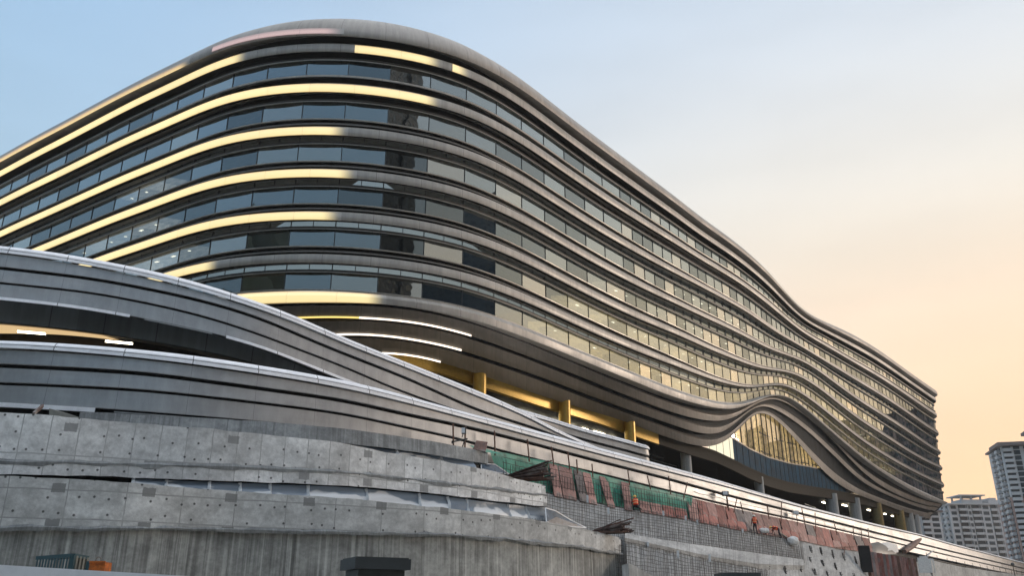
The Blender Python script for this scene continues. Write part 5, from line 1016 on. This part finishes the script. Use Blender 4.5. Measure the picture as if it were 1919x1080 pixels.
# ------------------------------------------------------------------ workers
def person(label, p, yaw, J, E, mats_z, vest, helmet, hmat, face):
    """J: joints name -> (x, y, z, r) in metres, E: bones; one skinned body; vest and helmet are its children"""
    names = list(J); bm = bmesh.new(); sk = bm.verts.layers.skin.verify(); V = {}
    for n in names:
        v = bm.verts.new(J[n][:3]); v[sk].radius = (J[n][3],) * 2; V[n] = v; v[sk].use_root = n == 'pelvis'
    for a, b in E: bm.edges.new((V[a], V[b]))
    me = bpy.data.meshes.new('person'); bm.to_mesh(me); bm.free(); o = bpy.data.objects.new('tmp', me); sc.collection.objects.link(o)
    o.modifiers.new('s', 'SKIN'); s_ = o.modifiers.new('d', 'SUBSURF'); s_.levels = s_.render_levels = 2
    dg = bpy.context.evaluated_depsgraph_get(); dg.update(); me2 = bpy.data.meshes.new_from_object(o.evaluated_get(dg)); bpy.data.objects.remove(o)
    bm = bmesh.new(); bm.from_mesh(me2)
    # fingers and a face, merged into the body
    for h in ('hand_l', 'hand_r'):
        a = Vector(J[h][:3]); w = Vector(J['fore' + h[4:]][:3]); d = (a - w).normalized(); sd_ = d.cross(Vector((0, 1, .3))).normalized()
        for k in range(5):
            q = a + sd_ * (k - 1.8) * .021; L = (.055, .085, .095, .085, .065)[k]; dd = (d + sd_ * (-.9 if k == 0 else 0)).normalized()
            r = bmesh.ops.create_cone(bm, cap_ends=True, segments=6, radius1=.011, radius2=.008, depth=L); rot = Vector((0, 0, 1)).rotation_difference(dd).to_matrix().to_4x4()
            bmesh.ops.transform(bm, matrix=Matrix.Translation(q + dd * (L / 2 + .02)) @ rot, verts=r['verts'])
    hd = Vector(J['head'][:3]); f = Vector(face).normalized()
    for off, rr in ((f * .105 + Vector((0, 0, -.01)), .02), (f.cross(Vector((0, 0, 1))) * .10, .025), (f.cross(Vector((0, 0, 1))) * -.10, .025)):
        r = bmesh.ops.create_icosphere(bm, subdivisions=1, radius=rr); bmesh.ops.translate(bm, vec=hd + off, verts=r['verts'])
    bm.to_mesh(me2); bm.free(); me2.name = 'person'
    for k in ('skin', 'cloth_red', 'cloth_dark'): me2.materials.append(M[k])
    segs = [(Vector(J[a][:3]), Vector(J[b][:3]), mats_z(a, b)) for a, b in E]
    for pl in me2.polygons:
        c = pl.center; best, bi = 9, 1
        for a, b, mi in segs:
            t = max(0, min(1, (c - a).dot(b - a) / max(1e-6, (b - a).length_squared))); d = (c - (a + (b - a) * t)).length
            if d < best: best, bi = d, mi
        pl.material_index = bi; pl.use_smooth = True
    root = bpy.data.objects.new('person', me2); sc.collection.objects.link(root); root.location = (p.x, p.y, p.z + EYE); root.rotation_euler = (0, 0, yaw); tag(root, label, 'person')
    # vest: a sleeveless shell over the torso with two reflective bands
    bm = bmesh.new(); (a, ra), (b, rb) = vest; a, b = Vector(a), Vector(b); d = (b - a); q = Vector((0, 0, 1)).rotation_difference(d.normalized()).to_matrix().to_4x4(); N = 14; prof = [(0, .92), (.08, 1.02), (.25, 1.), (.30, 1.02), (.40, 1.02), (.45, 1.), (.66, 1.04), (.70, 1.06), (.80, 1.06), (.85, 1.05), (.97, 1.0), (1.06, .62)]
    rings = []
    for t_, s2 in prof:
        r = (ra * (1 - t_) + rb * t_) * s2; rings.append([bm.verts.new(q @ Vector((math.cos(6.283 * k / N) * r * 1.12, math.sin(6.283 * k / N) * r * .84, d.length * t_)) + a) for k in range(N)])
    for i, (r0, r1) in enumerate(zip(rings, rings[1:])):
        for k in range(N):
            fc = bm.faces.new((r0[k], r0[(k + 1) % N], r1[(k + 1) % N], r1[k])); fc.material_index = 1 if i in (3, 7) else 0; fc.smooth = True
    me = bpy.data.meshes.new('vest'); bm.to_mesh(me); bm.free(); me.materials.append(M['vest']); me.materials.append(M['vest_stripe']); o = bpy.data.objects.new('vest', me); sc.collection.objects.link(o); o.parent = root
    bm = bmesh.new(); bmesh.ops.create_uvsphere(bm, u_segments=16, v_segments=10, radius=1)
    bmesh.ops.delete(bm, geom=[v for v in bm.verts if v.co.z < -.12], context='VERTS')
    for v in bm.verts:
        z = v.co.z; k = 1.0 if z > .1 else 1.16; v.co = Vector((v.co.x * .135 * k, v.co.y * .15 * k, max(z, -.02) * .135))
    up = Vector(helmet).normalized(); bmesh.ops.transform(bm, matrix=Matrix.Translation(hd + up * .045) @ Vector((0, 0, 1)).rotation_difference(up).to_matrix().to_4x4(), verts=bm.verts)
    me = bpy.data.meshes.new('helmet'); bm.to_mesh(me); bm.free(); me.materials.append(M[hmat]); me.polygons.foreach_set('use_smooth', [True] * len(me.polygons)); o = bpy.data.objects.new('helmet', me); sc.collection.objects.link(o); o.parent = root
E0 = [('pelvis', 'waist'), ('waist', 'chest'), ('chest', 'neck'), ('neck', 'head'), ('head', 'crown')]
for s_ in 'lr': E0 += [('pelvis', 'hip_' + s_), ('hip_' + s_, 'knee_' + s_), ('knee_' + s_, 'ankle_' + s_), ('ankle_' + s_, 'toe_' + s_), ('chest', 'sho_' + s_), ('sho_' + s_, 'elb_' + s_), ('elb_' + s_, 'fore_' + s_), ('fore_' + s_, 'hand_' + s_)]
def mz(a, b):
    if a in ('neck', 'head') or b.startswith('hand'): return 0
    if a.startswith(('hip', 'knee', 'ankle')) or b.startswith('hip'): return 2
    return 1
stand = dict(pelvis=(0, 0, .94, .13), waist=(0, 0, 1.10, .125), chest=(0, .02, 1.36, .145), neck=(0, .02, 1.52, .055), head=(0, .04, 1.63, .088), crown=(0, .04, 1.71, .075),
    hip_l=(-.10, 0, .88, .095), knee_l=(-.11, .10, .48, .062), ankle_l=(-.10, -.02, .08, .045), toe_l=(-.11, .14, .03, .038), hip_r=(.10, 0, .88, .095), knee_r=(.10, .02, .48, .062), ankle_r=(.09, -.20, .10, .045), toe_r=(.10, -.06, .03, .038),
    sho_l=(-.20, .02, 1.42, .065), elb_l=(-.28, -.02, 1.14, .048), fore_l=(-.30, .08, .92, .036), hand_l=(-.30, .11, .85, .034), sho_r=(.20, .02, 1.42, .065), elb_r=(.29, -.04, 1.14, .048), fore_r=(.33, .04, .92, .036), hand_r=(.34, .06, .85, .034))
bend = dict(pelvis=(.22, 0, .84, .13), waist=(.05, 0, .95, .12), chest=(-.20, 0, 1.00, .14), neck=(-.36, 0, .99, .055), head=(-.47, 0, .97, .088), crown=(-.54, 0, 1.02, .075),
    hip_l=(.24, -.10, .82, .095), knee_l=(.20, -.12, .46, .062), ankle_l=(.32, -.12, .08, .045), toe_l=(.16, -.12, .03, .038), hip_r=(.24, .10, .82, .095), knee_r=(.34, .12, .46, .062), ankle_r=(.50, .12, .08, .045), toe_r=(.34, .12, .03, .038),
    sho_l=(-.25, -.18, .96, .065), elb_l=(-.34, -.22, .68, .048), fore_l=(-.46, -.20, .44, .036), hand_l=(-.49, -.19, .37, .034), sho_r=(-.25, .18, .96, .065), elb_r=(-.38, .22, .70, .048), fore_r=(-.52, .20, .46, .036), hand_r=(-.55, .20, .39, .034))
crouch = dict(pelvis=(.05, -.05, .34, .14), waist=(.02, 0, .52, .13), chest=(-.02, .10, .78, .148), neck=(-.03, .16, .94, .055), head=(-.04, .20, 1.05, .088), crown=(-.04, .21, 1.13, .075),
    hip_l=(-.06, 0, .32, .10), knee_l=(-.18, .34, .44, .066), ankle_l=(-.16, .10, .10, .045), toe_l=(-.17, .26, .03, .038), hip_r=(.16, 0, .30, .10), knee_r=(.36, .26, .16, .066), ankle_r=(.40, -.14, .10, .045), toe_r=(.46, -.26, .05, .038),
    sho_l=(-.22, .12, .84, .065), elb_l=(-.30, .26, .60, .048), fore_l=(-.22, .46, .50, .036), hand_l=(-.20, .52, .48, .034), sho_r=(.18, .12, .84, .065), elb_r=(.28, .28, .62, .048), fore_r=(.18, .48, .54, .036), hand_r=(.15, .54, .52, .034))
person('worker in an orange vest crouching with their back turned, beside the green netting', sl(1191, 962, .05) + Vector((0, -.25, .1)), R_(-8), crouch, E0, mz, (((.03, -.02, .42), .175), ((-.02, .12, .90), .19)), (0, -.1, 1), 'helmet_y', (0, 1, .1))
person('worker in an orange vest and white helmet walking upright away over the rebar', sl(1415, 1003, .0) + Vector((0, -.25, .0)), R_(6), stand, E0, mz, (((0, 0, 1.0), .165), ((0, .02, 1.50), .19)), (0, 0, 1), 'helmet_w', (0, 1, 0))
person('worker in a yellow helmet and orange vest bending down to the left', sl(1455, 1012, .0) + Vector((0, -.25, .1)), R_(-6), bend, E0, mz, (((.14, 0, .90), .16), ((-.30, 0, 1.0), .17)), (-.6, 0, .8), 'helmet_y', (-.8, 0, -.5))

# ------------------------------------------------------------------ far apartment towers
def tower(label, c, yaw, W, D, H, fl, bays, wall, low=None, low_h=0, crown='flat', group=None, name='apartment_tower', maxwin=100, bal=()):
    """bays: list of (x0, x1, kind) on the front in fractions of W; kind w window, b balcony, r recess"""
    t = thing(name, label, 'apartment tower', (c[0], c[1], -EYE), group); Mx = Matrix.Translation((c[0], c[1], -EYE)) @ Matrix.Rotation(yaw, 4, 'Z')
    def P(x, y, z): return Mx @ Vector((x, y, z))
    def bx_(m, x0, x1, y0, y1, z0, z1, mi=0):
        for q in (((x0, y0, z0), (x1, y0, z0), (x1, y0, z1), (x0, y0, z1)), ((x1, y1, z0), (x0, y1, z0), (x0, y1, z1), (x1, y1, z1)), ((x0, y1, z0), (x0, y0, z0), (x0, y0, z1), (x0, y1, z1)), ((x1, y0, z0), (x1, y1, z0), (x1, y1, z1), (x1, y0, z1)), ((x0, y0, z1), (x1, y0, z1), (x1, y1, z1), (x0, y1, z1)), ((x0, y1, z0), (x1, y1, z0), (x1, y0, z0), (x0, y0, z0))): m.quad([P(*v) for v in q], None, mi)
    m = MB(); fh = H / fl; zlow = low_h
    for x0, x1, kind, out_ in bays:
        y0 = -out_
        if low_h: bx_(m, x0 * W, x1 * W, y0, D, 0, low_h, 1); bx_(m, x0 * W + .05, x1 * W - .05, y0 + .05, D, low_h, H)
        else: bx_(m, x0 * W, x1 * W, y0, D, 0, H)
    m.build('wall', [wall, low or wall], t)
    wins, bals = [], []
    for f in range(fl):
        z = f * fh + .9
        for x0, x1, kind, out_ in bays:
            w = (x1 - x0) * W; n = max(1, int(w / 3.2)); xs = np.linspace(x0 * W, x1 * W, n + 1)
            for i in range(n):
                xm = (xs[i] + xs[i + 1]) / 2; ww = (xs[i + 1] - xs[i]) * (.62 if kind != 'b' else .8)
                wins.append((xm - ww / 2, xm + ww / 2, -out_ - .06, z, z + (1.6 if kind != 'b' else 2.0)))
            if kind == 'b': bals.append((x0 * W + .2, x1 * W - .2, -out_ - 1.3, -out_, f * fh + .1))
        wins.append((-.06, .2, None, z, z + 1.5))
    wins = sorted(wins, key=lambda q: -q[3])
    rest = MB(); made = 0
    for x0, x1, y, z0, z1 in wins:
        m = MB() if made < maxwin and y is not None else rest
        if y is None:
            for k in range(int(D / 4)): bx_(rest, -.06, .1, 1.2 + k * 4, 3. + k * 4, z0, z1)
        else:
            bx_(m, x0, x1, y, y + .3, z0, z1)
            if m is not rest: m.build('window', M['tower_glass'], t); made += 1
    if rest.v: struct(rest.build('windows', M['tower_glass'], t), 'stuff')
    rest = MB(); made = 0
    for x0, x1, y0, y1, z in sorted(bals, key=lambda q: -q[4]):
        m = MB() if made < 60 else rest; bx_(m, x0, x1, y0, y1, z - .15, z); bx_(m, x0, x1, y0, y0 + .12, z, z + 1.0); bx_(m, x0, x0 + .12, y0 + .12, y1, z, z + 1.); bx_(m, x1 - .12, x1, y0 + .12, y1, z, z + 1.)
        if m is not rest: m.build('balcony', M['tower_white'], t); made += 1
    if rest.v: struct(rest.build('balconies', M['tower_white'], t), 'stuff')
    # side balconies give the stepped silhouette
    m = MB()
    for f in range(fl):
        for y0 in bal: bx_(m, -1.3, 0, y0, y0 + 3.4, f * fh + .0, f * fh + 1.1)
    if bal: struct(m.build('side_balconies', M['tower_white'], t), 'stuff')
    m = MB()
    mo = max(b[3] for b in bays)
    bx_(m, -.9, W + .9, -mo - .9, D + .9, H, H + .7)
    if crown == 'pavilion':
        a, b = .24 * W, .56 * W
        for x in (a, (a + b) / 2, b - .6): 
            for y in (.1 * D, .6 * D): bx_(m, x, x + .7, y, y + .7, H + 2.9, H + 4.6)
        bx_(m, a, b, .08 * D, .66 * D, H + .7, H + 2.9); bx_(m, a - 1.4, b + 1.4, .0, .75 * D, H + 4.6, H + 5.1); bx_(m, .66 * W, .86 * W, .1 * D, .8 * D, H + .7, H + 2.8); bx_(m, .72 * W, .82 * W, .2 * D, .7 * D, H + 2.8, H + 4)
    elif crown == 'stepped':
        bx_(m, .34 * W, .9 * W, .5, D - .5, H + .7, H + 7.0); bx_(m, .31 * W, .93 * W, -1.2, D + 1, H + 7.0, H + 8.2); bx_(m, -1.8, .27 * W, -mo - 2.2, D * .5, H - .1, H + 1.2); bx_(m, .42 * W, .8 * W, 2, D - 2, H + 8.2, H + 10.5); bx_(m, .39 * W, .83 * W, .5, D - .5, H + 10.5, H + 11.3)
    m.build('roof', M['tower_roof'] if crown != 'pavilion' else M['tower_white'], t); return t
def tw_at(u, v, Y): p = at(u, v, Y); return p
# right tower: white above, brown tile below, crown with flat eaves
p = at(1875, 838, 330); H = p.z + EYE
tower('tall apartment tower with brown lower tiles and a flat eaved crown, at right edge', (p.x, p.y), R_(-14), 44, 18, H, 31, ((0, .08, 'b', .8), (.08, .24, 'w', .2), (.24, .33, 'b', -2.5), (.33, .50, 'w', .8), (.50, .58, 'b', -1.5), (.58, .82, 'w', 1.2), (.82, 1., 'w', .4)), M['tower_wall'], M['tower_brick'], H * .70, 'stepped', bal=(2, 9))
p = at(1777, 947, 430); H = p.z + EYE
tower('pale apartment block with a railed rooftop pavilion, left of the tall tower', (p.x, p.y), R_(4), 33, 16, H, 19, ((0, .13, 'w', .2), (.13, .27, 'b', .0), (.27, .33, 'w', 1.0), (.33, .48, 'b', .0), (.48, .62, 'w', 1.), (.62, .74, 'b', .2), (.74, .86, 'w', .8), (.86, 1., 'b', 0)), M['tower_wall'], None, 0, 'pavilion', bal=(1, 6))
p = at(1706, 960, 410); H = p.z + EYE
tower('pale apartment block half hidden behind the far end of the curved building', (p.x, p.y), R_(6), 14.4, 16, H, 19, ((0, .3, 'w', .2), (.3, .62, 'b', .6), (.62, 1., 'w', .2)), M['tower_wall'], None, 0, 'flat')
# towers and a wooded hill outside the picture, mirrored in the bulge's glass
for c, yaw, W_, D_, H_, lab in (((200, 108), R_(-96), 84, 22, 150, 'broad dark apartment tower outside the picture, right of the podium'), ((196, 16), R_(-100), 78, 22, 128, 'broad dark apartment tower outside the picture, farther back on the right'), ((62, -30), R_(150), 34, 22, 190, 'tallest apartment tower outside the picture, behind the viewer'),
        ((206, 319), R_(-35), 34, 20, 82, 'brown apartment tower outside the picture, nearest to its right edge'), ((238, 316), R_(-35), 34, 20, 78, 'brown apartment tower outside the picture, second beyond its right edge'), ((272, 296), R_(-38), 32, 20, 88, 'brown apartment tower outside the picture, third beyond its right edge'), ((304, 272), R_(-42), 34, 20, 72, 'brown apartment tower outside the picture, fourth beyond its right edge')):
    tower(lab, c, yaw, W_, D_, H_, int(H_ / 3.1), ((0, .2, 'w', .8), (.2, .5, 'w', 0), (.5, .7, 'w', .8), (.7, 1., 'w', 0)), M['tower_dark'] if c[1] < 200 else M['tower_brick'], None, 0, 'flat', maxwin=0)
# the wooded hill behind the viewer, unseen, raised at left to darken ribbon reflections
th = np.linspace(R_(132), R_(292), 220); hh = 74 + 10 * np.sin(th * 7 + 1) + 5 * np.sin(th * 17) + sm(rng.normal(0, 1, 220), 1.0) * 6
hh = hh * (1 + 1.0 * np.interp(np.degrees(th), [205, 234, 248, 275], [0, 1, 1, 0]))
ring = lambda r, z: np.stack([np.sin(th) * r, np.cos(th) * r, z * np.ones(220)], 1)
m = MB(); m.loft([ring(70., -EYE), ring(110., hh * .45), ring(150., hh * .8), ring(178., hh), ring(190., hh * .9), ring(420., -EYE)], th * 100, [0, 60, 120, 170, 200, 400]); struct(m.build('unseen_hill', M['unseen_hill'], smooth=True))

# ------------------------------------------------------------------ evening haze
hm = new_mat('evening_haze'); s = NT(hm); v_ = s.n('ShaderNodeVolumePrincipled'); v_.inputs['Color'].default_value = (.93, .92, .90, 1); v_.inputs['Density'].default_value = .00018; v_.inputs['Anisotropy'].default_value = .3
o_ = s.n('ShaderNodeOutputMaterial'); s.t.links.new(v_.outputs[0], o_.inputs['Volume'])
m = MB(); m.box((0, 0, 105.3), 1830, 1830, 216); h_ = struct(m.build('haze', hm), 'stuff')
sc.cycles.volume_bounces = 0
